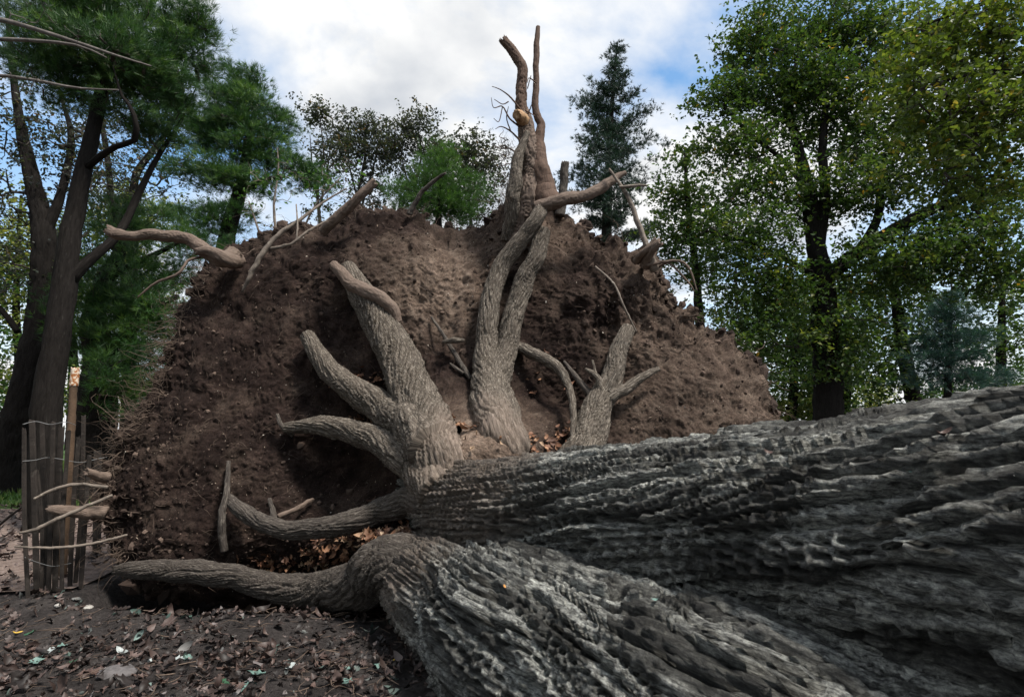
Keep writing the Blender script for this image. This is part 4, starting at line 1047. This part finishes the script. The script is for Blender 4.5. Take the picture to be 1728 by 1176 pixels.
grow('slender_tree', 'small-leaved tree between the pointed conifer and the big spreading tree',
     [[(1190, 720, 13, 9), (1182, 560, 13, 8), (1172, 440, 13, 6), (1160, 340, 13, 4), (1155, 250, 13, 1.5)]],
     [(1150, 262, 13, 22, 26, 0.4, 16), (1145, 330, 13, 50, 36, 0.8, 44), (1150, 400, 13, 68, 44, 0.9, 66), (1180, 450, 13, 80, 30, 0.9, 44), (1195, 380, 13, 50, 50, 0.8, 30), (1215, 520, 13, 40, 60, 0.8, 14)],
     ('leaf', 'oak_leaf'), per=40, size=0.1, sig=0.2, seed=43)
# right side
grow('broadleaf_tree', 'big spreading tree with a dark forked trunk right of the root wall',
     [[(1398, 760, 10.5, 25), (1397, 640, 10.5, 21), (1391, 540, 10.5, 20), (1387, 470, 10.5, 19), (1378, 420, 10.5, 15), (1365, 330, 10.5, 12), (1352, 270, 10.6, 9), (1335, 200, 10.7, 6), (1325, 110, 10.8, 3)],
      [(1388, 475, 10.5, 14), (1430, 440, 10.3, 12), (1490, 400, 10.1, 11), (1560, 360, 9.9, 9), (1640, 330, 9.7, 7), (1720, 310, 9.5, 5)],
      [(1380, 430, 10.5, 10), (1392, 330, 10.4, 9), (1388, 250, 10.4, 7), (1396, 150, 10.5, 5), (1400, 60, 10.6, 3)],
      [(1440, 435, 10.3, 8), (1480, 370, 10.4, 7), (1490, 280, 10.5, 5), (1530, 180, 10.6, 4), (1535, 60, 10.7, 2)],
      [(1362, 320, 10.5, 5), (1320, 270, 10.4, 4), (1270, 230, 10.3, 3), (1220, 180, 10.3, 1.5)],
      [(1384, 470, 10.5, 6), (1310, 430, 10.2, 4), (1240, 400, 10.0, 3), (1190, 390, 10, 1.5)]],
     [(1260, 90, 10.6, 42, 40, 0.8, 40), (1300, 60, 10.7, 60, 50, 0.9, 52), (1330, 150, 10.6, 95, 60, 1.1, 110), (1235, 165, 10.4, 50, 24, 0.6, 34), (1190, 165, 10.3, 18, 10, 0.3, 7), (1250, 240, 10.4, 75, 40, 0.9, 56), (1420, 60, 10.6, 100, 70, 1.2, 120), (1420, 190, 10.5, 110, 80, 1.2, 130), (1500, 100, 10.5, 90, 80, 1.2, 80),
      (1280, 320, 10.3, 90, 40, 0.9, 52), (1260, 400, 10.1, 100, 50, 0.9, 70), (1420, 330, 10.3, 90, 60, 1.1, 80), (1530, 270, 10.2, 110, 90, 1.2, 110), (1300, 480, 10.1, 90, 50, 0.9, 70), (1270, 560, 10.2, 60, 50, 0.8, 40), (1480, 450, 10.1, 110, 60, 1.0, 90), (1600, 420, 9.9, 110, 70, 1.1, 100), (1680, 330, 9.8, 90, 90, 1.1, 80), (1410, 560, 10.1, 90, 50, 0.9, 46), (1430, 620, 10.2, 50, 30, 0.7, 18), (1690, 450, 9.7, 60, 60, 0.9, 40), (1640, 180, 10, 110, 110, 1.1, 90), (1380, -60, 10.6, 180, 60, 1.4, 60)],
     ('leaf', 'oak_leaf'), per=56, size=0.088, sig=0.2, tilt=0.75, seed=50, tip=0.0045)
grow('broadleaf_tree', 'nearer yellowish green tree hanging in from the top right corner',
     [[(2060, 1150, 6.4, 40), (2040, 700, 6.4, 34), (2010, 300, 6.4, 28), (1960, 60, 6.4, 22), (1900, -160, 6.4, 14)],
      [(2005, 280, 6.4, 14), (1900, 200, 6.1, 10), (1790, 140, 5.8, 7), (1680, 120, 5.6, 4), (1580, 140, 5.5, 2)],
      [(1975, 110, 6.4, 12), (1860, 20, 6.0, 8), (1740, -10, 5.7, 5), (1620, 20, 5.6, 3), (1520, 60, 5.6, 1.5)]],
     [(1600, 60, 5.7, 110, 80, 0.6, 66), (1700, 60, 5.6, 90, 90, 0.6, 60), (1610, 200, 5.6, 110, 70, 0.6, 62), (1700, 190, 5.6, 90, 80, 0.6, 56), (1530, 140, 5.8, 60, 60, 0.5, 26), (1690, 300, 5.7, 70, 40, 0.5, 22), (1820, 120, 5.8, 120, 160, 0.9, 60), (1580, 290, 5.7, 60, 30, 0.5, 14)],
     ('near', 'near_leaf'), per=35, size=0.06, sig=0.16, tilt=0.7, seed=51)
grow('young_pine', 'small blue-green pine at the right, above the near trunk',
     [[(1600, 720, 13, 6), (1600, 620, 13, 5), (1604, 540, 13, 3), (1606, 480, 13, 1.2)]],
     [(1606, 505, 13, 22, 14, 0.3, 14), (1598, 535, 13, 45, 16, 0.5, 30), (1605, 570, 13, 62, 18, 0.6, 40), (1590, 605, 13, 75, 18, 0.7, 44), (1610, 640, 13, 90, 22, 0.8, 50)],
     ('needle', 'blue_needle'), per=15, sig=0.14, needle=(0.15, 14, 0.0075, 0.55), seed=52, up_bias=0.05)
for k, (u, y, top, w, rp, lab) in enumerate([(1342, 17, 470, 55, 7, 'dark slim tree left of the big forked trunk, nearer the root wall'), (1372, 18.5, 480, 40, 6, 'dark slim tree touching the left side of the big forked trunk'),
                                             (1432, 18, 470, 50, 6.5, 'dark slim tree just right of the big forked trunk'), (1520, 15, 450, 70, 12, 'dark leaning tree left of the small blue-green pine'),
                                             (1690, 16, 470, 80, 8, 'dark tree at the right edge behind the small blue-green pine'), (1285, 19, 500, 45, 5, 'dark slim tree rising right behind the end of the root wall')]):
    lean = -40 if k == 3 else 5
    grow('background_tree', lab, [[(u - lean, 745, y, rp), (u - lean * 0.4, 650, y, rp * 0.9), (u, 560, y, rp * 0.75), (u + lean * .4, top, y, rp * 0.4)]],
         [(u, top + 40, y, w, 50, 1.0, 40), (u + 5, top + 110, y, w * 1.1, 40, 1.0, 36), (u - 8, top + 180, y, w * 0.9, 34, 0.9, 26), (u, 690, y, w, 26, 0.8, 12)],
         ('leaf', 'oak_leaf'), group='dark slim trees behind the big spreading tree', per=56, size=0.13, sig=0.3, seed=60 + k)
grow('shrub', 'pale yellow-green shrub far off, glimpsed between trunks on the right',
     [[(1470, 745, 22, 4), (1468, 690, 22, 3), (1474, 640, 22, 1)]], [(1470, 665, 22, 34, 26, 0.7, 40), (1462, 700, 22, 40, 24, 0.7, 34)],
     ('leaf', 'yellow_leaf'), cat='shrub', per=26, size=0.14, sig=0.26, seed=70)
grow('shrub', 'yellow-green shrub low behind the right end of the root wall',
     [[(1330, 745, 17, 4), (1328, 700, 17, 3), (1334, 670, 17, 1)]], [(1335, 700, 17, 30, 24, 0.6, 34)],
     ('leaf', 'yellow_leaf'), cat='shrub', per=24, size=0.12, sig=0.22, seed=71)
grow('shrub', 'pale green shrub low at the far right above the near trunk',
     [[(1590, 745, 20, 4), (1588, 700, 20, 3), (1594, 655, 20, 1)]], [(1600, 665, 20, 60, 24, 0.6, 44), (1700, 640, 20, 50, 24, 0.6, 34)],
     ('leaf', 'bright_leaf'), cat='shrub', per=24, size=0.13, sig=0.24, seed=72)
grow('twiggy_shrub', 'leafless pale twiggy shrub growing behind the upper left rim',
     [[(470, 430, 5.9, 2.5), (462, 350, 5.9, 2), (470, 290, 5.9, 1.2), (468, 250, 5.9, 0.8)], [(500, 420, 5.9, 2), (530, 350, 5.8, 1.5), (575, 300, 5.8, 1)], [(440, 400, 5.9, 2), (420, 340, 5.9, 1)]],
     [(470, 300, 5.9, 60, 50, 0.3, 34), (540, 320, 5.85, 60, 40, 0.3, 30), (420, 350, 5.9, 40, 40, 0.3, 16), (590, 300, 5.8, 50, 40, 0.3, 14)],
     ('leaf', 'bright_leaf'), bark='pale_twig', cat='shrub', per=3, size=0.05, sig=0.08, seed=73, tip=0.0016)
grow('bare_tree', 'bare tree outside the left edge reaching three dead limbs into the picture',
     [[(-330, 900, 5.2, 40), (-310, 600, 5.2, 34), (-300, 300, 5.2, 28), (-280, 40, 5.2, 20), (-270, -120, 5.2, 14)],
      [(-285, 60, 5.2, 9), (-120, 20, 5.1, 6), (0, 34, 5.0, 4.5), (60, 50, 5.0, 3.8), (130, 72, 5.0, 3), (190, 92, 5.0, 2.2), (255, 112, 5.0, 1.2)],
      [(-295, 140, 5.2, 8), (-120, 70, 5.1, 5), (0, 67, 5.0, 3.6), (70, 70, 5.0, 3.2), (135, 78, 5.0, 2.2), (180, 98, 5.0, 1.2)],
      [(-298, 220, 5.2, 7), (-120, 130, 5.1, 4), (0, 128, 5.0, 3), (70, 138, 5.0, 2.5), (130, 149, 5.0, 2), (200, 152, 5.0, 1)]],
     [(140, 66, 5.0, 60, 26, 0.2, 10), (60, 150, 5.0, 60, 30, 0.2, 6), (-240, -100, 5.2, 120, 90, 0.8, 30), (60, 15, 5.0, 60, 30, 0.2, 6)],
     ('leaf', 'rusty_leaf'), per=2, size=0.04, sig=0.1, seed=74, tip=0.002, bark='grey_twig')

# unseen trees added behind the camera to block sky light from the near trunk
for k, (x, y, hgt, rr) in enumerate([(-5.5, -5.5, 8.5, 3.0), (1.5, -7.5, 9.5, 3.4), (-1.5, -4.6, 7.5, 2.6), (-8.5, 0.5, 8.5, 2.6)]):
    grow('broadleaf_tree', 'broadleaf tree added out of view behind the camera to block sky light', [np.array([(x, y, 0, 0.28), (x + .1, y, hgt * 0.3, 0.22), (x - .2, y + .1, hgt * 0.65, 0.15), (x, y, hgt * 0.95, 0.04)])],
         np.array([(x, y, hgt * 0.68, rr, rr, hgt * 0.26, 60), (x + rr * 0.4, y - 0.5, hgt * 0.45, rr * 0.8, rr * 0.8, hgt * 0.16, 30), (x - rr * 0.5, y + 0.4, hgt * 0.5, rr * 0.8, rr * 0.8, hgt * 0.18, 30)]),
         ('leaf', 'oak_leaf'), group='added shade trees out of view behind the camera', per=34, size=0.26, sig=0.5, seed=80 + k)

# ------------------------------------------------------------------ fence and posts
YF = 4.1
fence = empty('picket_fence', PX(85, 1000, YF) * np.array([1, 1, 0]), 'weathered broken wooden picket fence wired around the pine at the left edge', 'fence')
def picket(rows, wpx, thick=0.014):
    """A split board through (u, v, depth) rows, slightly warped, with a worn top."""
    C = np.array([PX(u, v, y) for u, v, y in rows]); C = spline(np.column_stack([C, np.ones(len(C))]), 18)[:, :3]
    if C[0, 2] < C[-1, 2]: C = C[::-1]
    w = wpx * rows[0][2] / F_PX / 2
    V = []
    for k, p in enumerate(C):
        ww = w * (1 + 0.10 * pnoise(np.array([[k * 0.5, wpx * 3.1, 0.3]]))[0]); tw = 0.25 * pnoise(np.array([[k * 0.12, wpx, 9.0]]))[0] + 0.2
        d = np.array([math.cos(tw), math.sin(tw), 0]); e = np.array([-d[1], d[0], 0]) * thick / 2
        for a, b in ((-1, -1), (-.8, -1.25), (.8, -1.2), (1, -1), (1, 1), (-1, 1)):
            V.append(p + d * ww * a + e * b)
    V = np.array(V).reshape(18, 6, 3)
    V[0, :, 2] += RNG.uniform(-0.02, 0.015, 6)
    cap0 = V[0].mean(0, keepdims=True).repeat(6, 0); cap1 = V[-1].mean(0, keepdims=True).repeat(6, 0)
    A = np.concatenate([cap0[None], V, cap1[None]])
    return A.reshape(-1, 3), grid_faces(20, 6)
PK = [((41, 724), (47, 1003), 5.5, 4.05), ((54, 708), (62, 985), 8, 4.15), ((71, 716), (80, 975), 6.5, 4.3), ((90, 712), (82, 992), 6, 4.2), ((104, 720), (93, 985), 7.5, 4.25),
      ((116, 728), (104, 1003), 5, 4.12), ((133, 738), (118, 985), 6, 4.4), ((141, 702), (127, 985), 5.5, 4.5), ((151, 768), (137, 980), 6, 4.35), ((62, 790), (71, 990), 5, 4.22)]
for (u0, v0), (u1, v1), w, y in PK:
    gz_pt = PX(u1, v1, y)
    v, f = picket([(u0, v0, y), ((u0 + u1) / 2 + random.uniform(-5, 5), (v0 + v1) / 2, y), (u1, v1, y), (u1, v1 + 12, y)], w)
    part('picket', v, f, M['picket_wood'], fence, smooth=False)
for rows in ([(38, 716, 4.05), (60, 711, 4.1), (85, 716, 4.15), (110, 712, 4.15), (128, 717, 4.3)], [(38, 778, 4.03), (60, 776, 4.1), (78, 772, 4.22), (100, 774, 4.2), (135, 780, 4.3), (165, 774, 4.45), (180, 771, 4.5)],
             [(42, 940, 4.04), (62, 948, 4.1), (90, 955, 4.15), (120, 950, 4.3)]):
    C = np.array([(*PX(u, v, y), 0.0022) for u, v, y in rows])
    v, f = tube(C, 40, 6)
    part('wire', v, f, M['wire'], fence)
post = empty('rust_topped_post', np.append(PX(110, 950, 4.7)[:2], 0), 'slim wooden post with a peeling orange and white top behind the fence', 'post')
v, f = tube(ctl([(104, 985, 4.7, 6.5), (112, 850, 4.7, 6.3), (119, 740, 4.7, 6), (124, 648, 4.7, 5.6)], True), 60, 16, 0.004, 5, (0.2, 0.02), lump=0.05)
part('shaft', v, f, M['post_wood'], post)
v, f = tube(ctl([(124, 652, 4.7, 6.2), (126, 636, 4.7, 6.4), (127.5, 622, 4.7, 6)], True), 16, 16, 0.003, 6, (0.05, 0.02), lump=0.08, jag=0.012)
part('painted_top', v, f, M['rust'], post)
stake = mesh_np('stake', *picket([(165, 761, 5.2), (164, 850, 5.2), (163, 960, 5.2)], 9, 0.04), M['picket_wood'], smooth=False)
rebase(stake, np.append(PX(163, 900, 5.2)[:2], 0)); tag(stake, 'short dark square stake between the fence and the root wall', 'stake')
st = mesh_np('stick', *tube(ctl([(-8, 892, 4.6, 2), (15, 872, 4.55, 2), (42, 852, 4.5, 1.6)], True), 24, 8), M['picket_wood'])
rebase(st, PX(-8, 892, 4.6)); tag(st, 'thin dark stick leaning against the outside of the fence at the left edge', 'stick')

# ------------------------------------------------------------------ stones, fallen leaves, grass tuft, sticks on the ground
def on_ground(u, v):
    return PXG(u, v, lambda x, y: float(ground_z(x, y)))
def stone(u, v, w, h, mt, label, name='stone'):
    p = on_ground(u, v); s = w * p[1] / F_PX / 2
    n1, n2 = 14, 20
    a = np.linspace(0.02, math.pi - 0.02, n1)[:, None]; b = (np.arange(n2) / n2 * 2 * math.pi)[None]
    D = np.stack([np.sin(a) * np.cos(b), np.sin(a) * np.sin(b), np.cos(a) * np.ones_like(b)], -1)
    V = D * (1 + 0.22 * fbm(D * 1.6 + u, 3, 5))[..., None] * np.array([s, s * 0.8, s * h])
    V = V + p + np.array([0, 0, s * h * 0.35])
    o = mesh_np(name, V.reshape(-1, 3), grid_faces(n1, n2), mt)
    rebase(o, p); tag(o, label, 'stone')
stone(260, 1057, 17, 0.6, M['stone'], 'pale rounded stone on the bare earth in the middle of the left foreground')
stone(148, 1027, 16, 0.55, M['stone'], 'pale flat stone on the earth hump near the fence')
stone(97, 1023, 9, 0.7, M['stone'], 'small pale stone at the foot of the fence')
stone(115, 1024, 8, 0.6, M['grey_stone'], 'small grey stone beside the small pale one at the fence')
stone(195, 1140, 60, 0.35, M['grey_stone'], 'broad low grey stone half sunk in the litter at lower left')
stone(300, 1085, 74, 0.22, M['grey_stone'], 'broad flat earth-grey stone sunk behind the pale rounded one')
def leaf_material(name, c0, c1):
    def f(nt, b, out):
        nt.links.new(ramp(nt, nz(nt, 18, 5, 0.6), [(0.35, c0), (0.65, c1)]), b.inputs['Base Color'])
        b.inputs['Roughness'].default_value = 0.5
    return mat(name, f)
LM = {'teal': leaf_material('teal_leaf', (0.07, 0.13, 0.11), (0.2, 0.3, 0.27)), 'white': leaf_material('white_leaf', (0.22, 0.25, 0.25), (0.45, 0.48, 0.47)),
      'green': leaf_material('green_leaf', (0.02, 0.06, 0.03), (0.05, 0.12, 0.07)), 'yellow': leaf_material('yellow_leaf_single', (0.4, 0.24, 0.04), (0.6, 0.42, 0.09)),
      'brown': leaf_material('brown_leaf', (0.045, 0.028, 0.025), (0.13, 0.085, 0.07)), 'orange': leaf_material('orange_leaf', (0.4, 0.16, 0.04), (0.6, 0.32, 0.1))}
LEAF_MESH = {}
def fallen_leaf(u, v, px, kind, shape, label, group=None, pos=None, up=(0, 0, 1), seed=0):
    p = on_ground(u, v) if pos is None else pos
    key = (shape, kind)
    if key not in LEAF_MESH:
        lv, lf = LEAVES[shape]
        o = mesh_np('fallen_leaf', lv, lf, LM[kind]); LEAF_MESH[key] = o.data
    else:
        o = bpy.data.objects.new('fallen_leaf', LEAF_MESH[key]); COL.objects.link(o)
    s = px * 0.85 * p[1] / F_PX
    o.scale = (s, s, s)
    q = Vector(up).normalized().to_track_quat('Z', 'Y')
    o.rotation_mode = 'QUATERNION'
    rr = random.Random(seed * 31 + int(u * 7 + v))
    o.rotation_quaternion = q @ Euler((rr.uniform(-.3, .3), rr.uniform(-.3, .3), rr.uniform(0, 6.28))).to_quaternion()
    o.location = p + np.array([0, 0, 0.03])
    tag(o, label, 'leaf', group)
    return o
SINGLE = [(80, 1112, 34, 'white', 0, 'large pale lobed leaf on dark litter in the lower left corner'), (102, 1100, 26, 'teal', 1, 'pale green lobed leaf lying on the right tip of the large pale one'),
          (60, 1128, 24, 'teal', 4, 'pale green leaf just below left of the large pale one'), (118, 1130, 22, 'green', 4, 'dark green leaf right of the pale leaves in the lower left corner'),
          (28, 1078, 16, 'yellow', 2, 'yellow leaf lying on bare earth near the left edge'), (48, 1080, 22, 'green', 4, 'dark green leaf right of the yellow one near the left edge'),
          (95, 1080, 20, 'brown', 6, 'curled pinkish brown leaf on bare earth right of the dark green one'), (375, 1068, 22, 'white', 5, 'bright white curled leaf below the sprig of green leaves'),
          (386, 1048, 20, 'teal', 4, 'pale green leaf directly above the bright white one'), (364, 1050, 18, 'green', 4, 'dark green leaf left above the bright white one'), (404, 1042, 18, 'green', 1, 'dark green leaf right above the bright white one'),
          (447, 1086, 20, 'teal', 2, 'pale blue-green leaf right of and below the bright white one'), (492, 1064, 26, 'orange', 4, 'orange leaf lying on a dark green one near the pale root of the trunk'),
          (497, 1058, 34, 'green', 4, 'dark green lobed leaf under the orange one'), (534, 1072, 30, 'green', 6, 'dark green leaf right of the orange one'),
          (205, 1112, 30, 'white', 2, 'pale folded leaf left of the flat grey stone'), (316, 1122, 26, 'teal', 0, 'pale teal lobed leaf in the middle of the litter'), (301, 1122, 22, 'white', 6, 'whitish leaf left of the pale teal lobed one'),
          (282, 1130, 24, 'brown', 3, 'brown purple leaf left of the whitish one in mid litter'), (372, 1142, 34, 'brown', 4, 'greyish brown broad leaf lying flat in the right part of the litter'),
          (430, 1150, 36, 'teal', 4, 'bluish green spiky leaf at the bottom of the litter'), (490, 1138, 34, 'white', 0, 'long pale lobed leaf right of the bluish green spiky one'),
          (418, 1166, 34, 'teal', 1, 'pale teal leaf cut by the bottom edge'), (378, 1166, 24, 'green', 4, 'green leaf near the bottom edge left of the pale teal one'), (250, 1130, 18, 'white', 5, 'small whitish leaf between the stones of the lower litter'),
          (667, 1124, 10, 'yellow', 6, 'small yellow leaf in the dark litter by the trunk'), (634, 1132, 22, 'teal', 1, 'pale green lobed leaf in the dark litter by the trunk'), (584, 1140, 22, 'teal', 0, 'pale green leaf left of the one by the trunk'),
          (585, 1162, 20, 'teal', 4, 'pale teal leaf near the bottom edge by the trunk'), (150, 1146, 50, 'brown', 1, 'large reddish brown leaf lying at lower left'), (655, 1074, 26, 'brown', 4, 'pinkish brown leaf leaning on the litter near the trunk')]
for k, (u, v, px, kd, sh, lab) in enumerate(SINGLE):
    fallen_leaf(u, v, px, kd, sh, lab, 'single leaves fallen on the litter', seed=k)
for k in range(110):
    u, v = random.uniform(0, 700), random.uniform(1085, 1172)
    if u > 560 + (v - 1085) * 1.5: continue
    fallen_leaf(u, v, random.uniform(12, 22), 'brown', random.choice([0, 1, 2, 3, 4, 6]), 'dull brown dead leaf on top of the litter in the foreground', 'dull brown leaves on top of the litter', seed=k)
def leaf_on_stem(u, v, y, px, kd, sh, lab):
    p = PX(u, v, y)
    fallen_leaf(u, v, px, kd, sh, lab, None, pos=p - np.array([0, 0, 0.03]), up=(0.1, -0.6, 0.8))
def on_mesh(o, root_e, u, v):
    """Nearest visible vertex of a part to a photograph pixel."""
    co = np.empty(len(o.data.vertices) * 3, np.float32); o.data.vertices.foreach_get('co', co); co = co.reshape(-1, 3) + ROOT[root_e]
    y = co[:, 1] * CP + (co[:, 2] - CAM_H) * SP; h = -co[:, 1] * SP + (co[:, 2] - CAM_H) * CP
    ok = y > 0.3
    pu = 864 + F_PX * co[:, 0] / np.where(ok, y, 1); pv = 588 - F_PX * h / np.where(ok, y, 1)
    near = ok & (np.hypot(pu - u, pv - v) < 9)
    return co[near][np.argmin(y[near])].astype(float)
low_stem = [c for c in tree.children if c.name.startswith('trunk') and c != up_stem][0]
for k, (o_, u, v, px, kd, sh, lab) in enumerate([(low_stem, 1098, 1012, 15, 'teal', 2, 'small pale green leaf lying alone on the lower fused stem'), (up_stem, 1592, 735, 34, 'brown', 5, 'curled reddish brown leaf caught on top of the near trunk'),
                                                 (up_stem, 1545, 800, 22, 'teal', 3, 'pale leaf caught in a furrow high on the near trunk'), (up_stem, 1290, 770, 20, 'brown', 2, 'narrow brown leaf caught on the middle of the near trunk'), (low_stem, 845, 985, 14, 'orange', 3, 'small orange leaf on the bark where the lower stem begins')]):
    fallen_leaf(u, v, px, kd, sh, lab, None, pos=on_mesh(o_, tree, u, v) - np.array([0, 0, 0.024]), up=(-0.2, -0.4, 0.9), seed=200 + k)
# twigs on the litter
for rows, r, mt, lab in ([[(352, 1048), (365, 1060), (395, 1062), (425, 1059), (452, 1052)], 2.4, 'picket_wood', 'crooked brown twig lying behind the bright white leaf'],
                         [[(285, 1046), (280, 1035), (283, 1027)], 2.0, 'pale_twig', 'short pale twig standing up from the earth beside the pit'],
                         [[(500, 1030), (498, 1040), (506, 1048)], 2.2, 'pale_twig', 'small curled pale twig below the buttress root'],
                         [[(325, 1046), (350, 1032), (370, 1020)], 2.0, 'picket_wood', 'dark stick sloping up from the litter to the long low root']):
    C = []
    for k, (u, v) in enumerate(rows):
        p = on_ground(u, max(v, 1046)) if lab.startswith(('crooked',)) else None
        if p is None:
            g = on_ground(rows[0][0], max(rows[0][1], 1046)); p = PX(u, v, g[1])
        C.append((*(p + np.array([0, 0, 0.02])), r * p[1] / F_PX))
    o = mesh_np('twig', *tube(np.array(C), 30, 8, lump=0.2), M[mt])
    rebase(o, C[0][:3]); tag(o, lab, 'twig')
g = on_ground(437, 1046); it = []
for k in range(46):
    a = random.uniform(0, 6.28); s = random.uniform(0.15, 0.75); L = random.uniform(0.08, 0.2)
    p0 = g + np.array([random.gauss(0, .02), random.gauss(0, .02), -0.01]); d = np.array([math.cos(a) * s, math.sin(a) * s, 1]); d /= np.linalg.norm(d)
    p2 = p0 + d * L; p2[2] -= 0.15 * L
    it.append(tube(np.array([(*p0, 0.0016), (*(p0 + d * L * 0.55), 0.0013), (*p2, 0.0003)]), 6, 4))
v, f = merge(it)
o = mesh_np('dry_grass_tuft', v, f, M['straw'], tint=RNG.random(len(v))); rebase(o, g)
tag(o, 'dry straw-coloured grass tuft in front of the buttress root', 'grass tuft')
# lawn blades at the far left
nb = 9000
xs = RNG.uniform(-12.5, -4.5, nb); ys = RNG.uniform(7.3, 12, nb)
P = np.stack([xs, ys, ground_z(xs, ys) + 0.02], -1)
v, f, t = needles(P, np.tile([0, 0, 1.0], (nb, 1)), 0.1, 3, 0.02, 0.45, RNG.random(nb))
tag(mesh_np('lawn_grass', v, f, M['grass'], tint=t, smooth=False), 'short green grass beyond the wood chip path', 'grass', kind='stuff')
# chips on the path
nb = 1500
xs = RNG.uniform(-7.5, -3.4, nb); ys = RNG.uniform(4.3, 7.5, nb)
P = np.stack([xs, ys, ground_z(xs, ys) + 0.04], -1)
v, f, t = scatter_leaves(P, RNG.uniform(0.03, 0.09, nb), 0.5, RNG.uniform(0.3, 0.92, nb))
tag(mesh_np('path_litter', v, f, M['litter'], tint=t), 'pale dead leaves and chips scattered on the path at the left edge', 'leaf litter', kind='stuff')
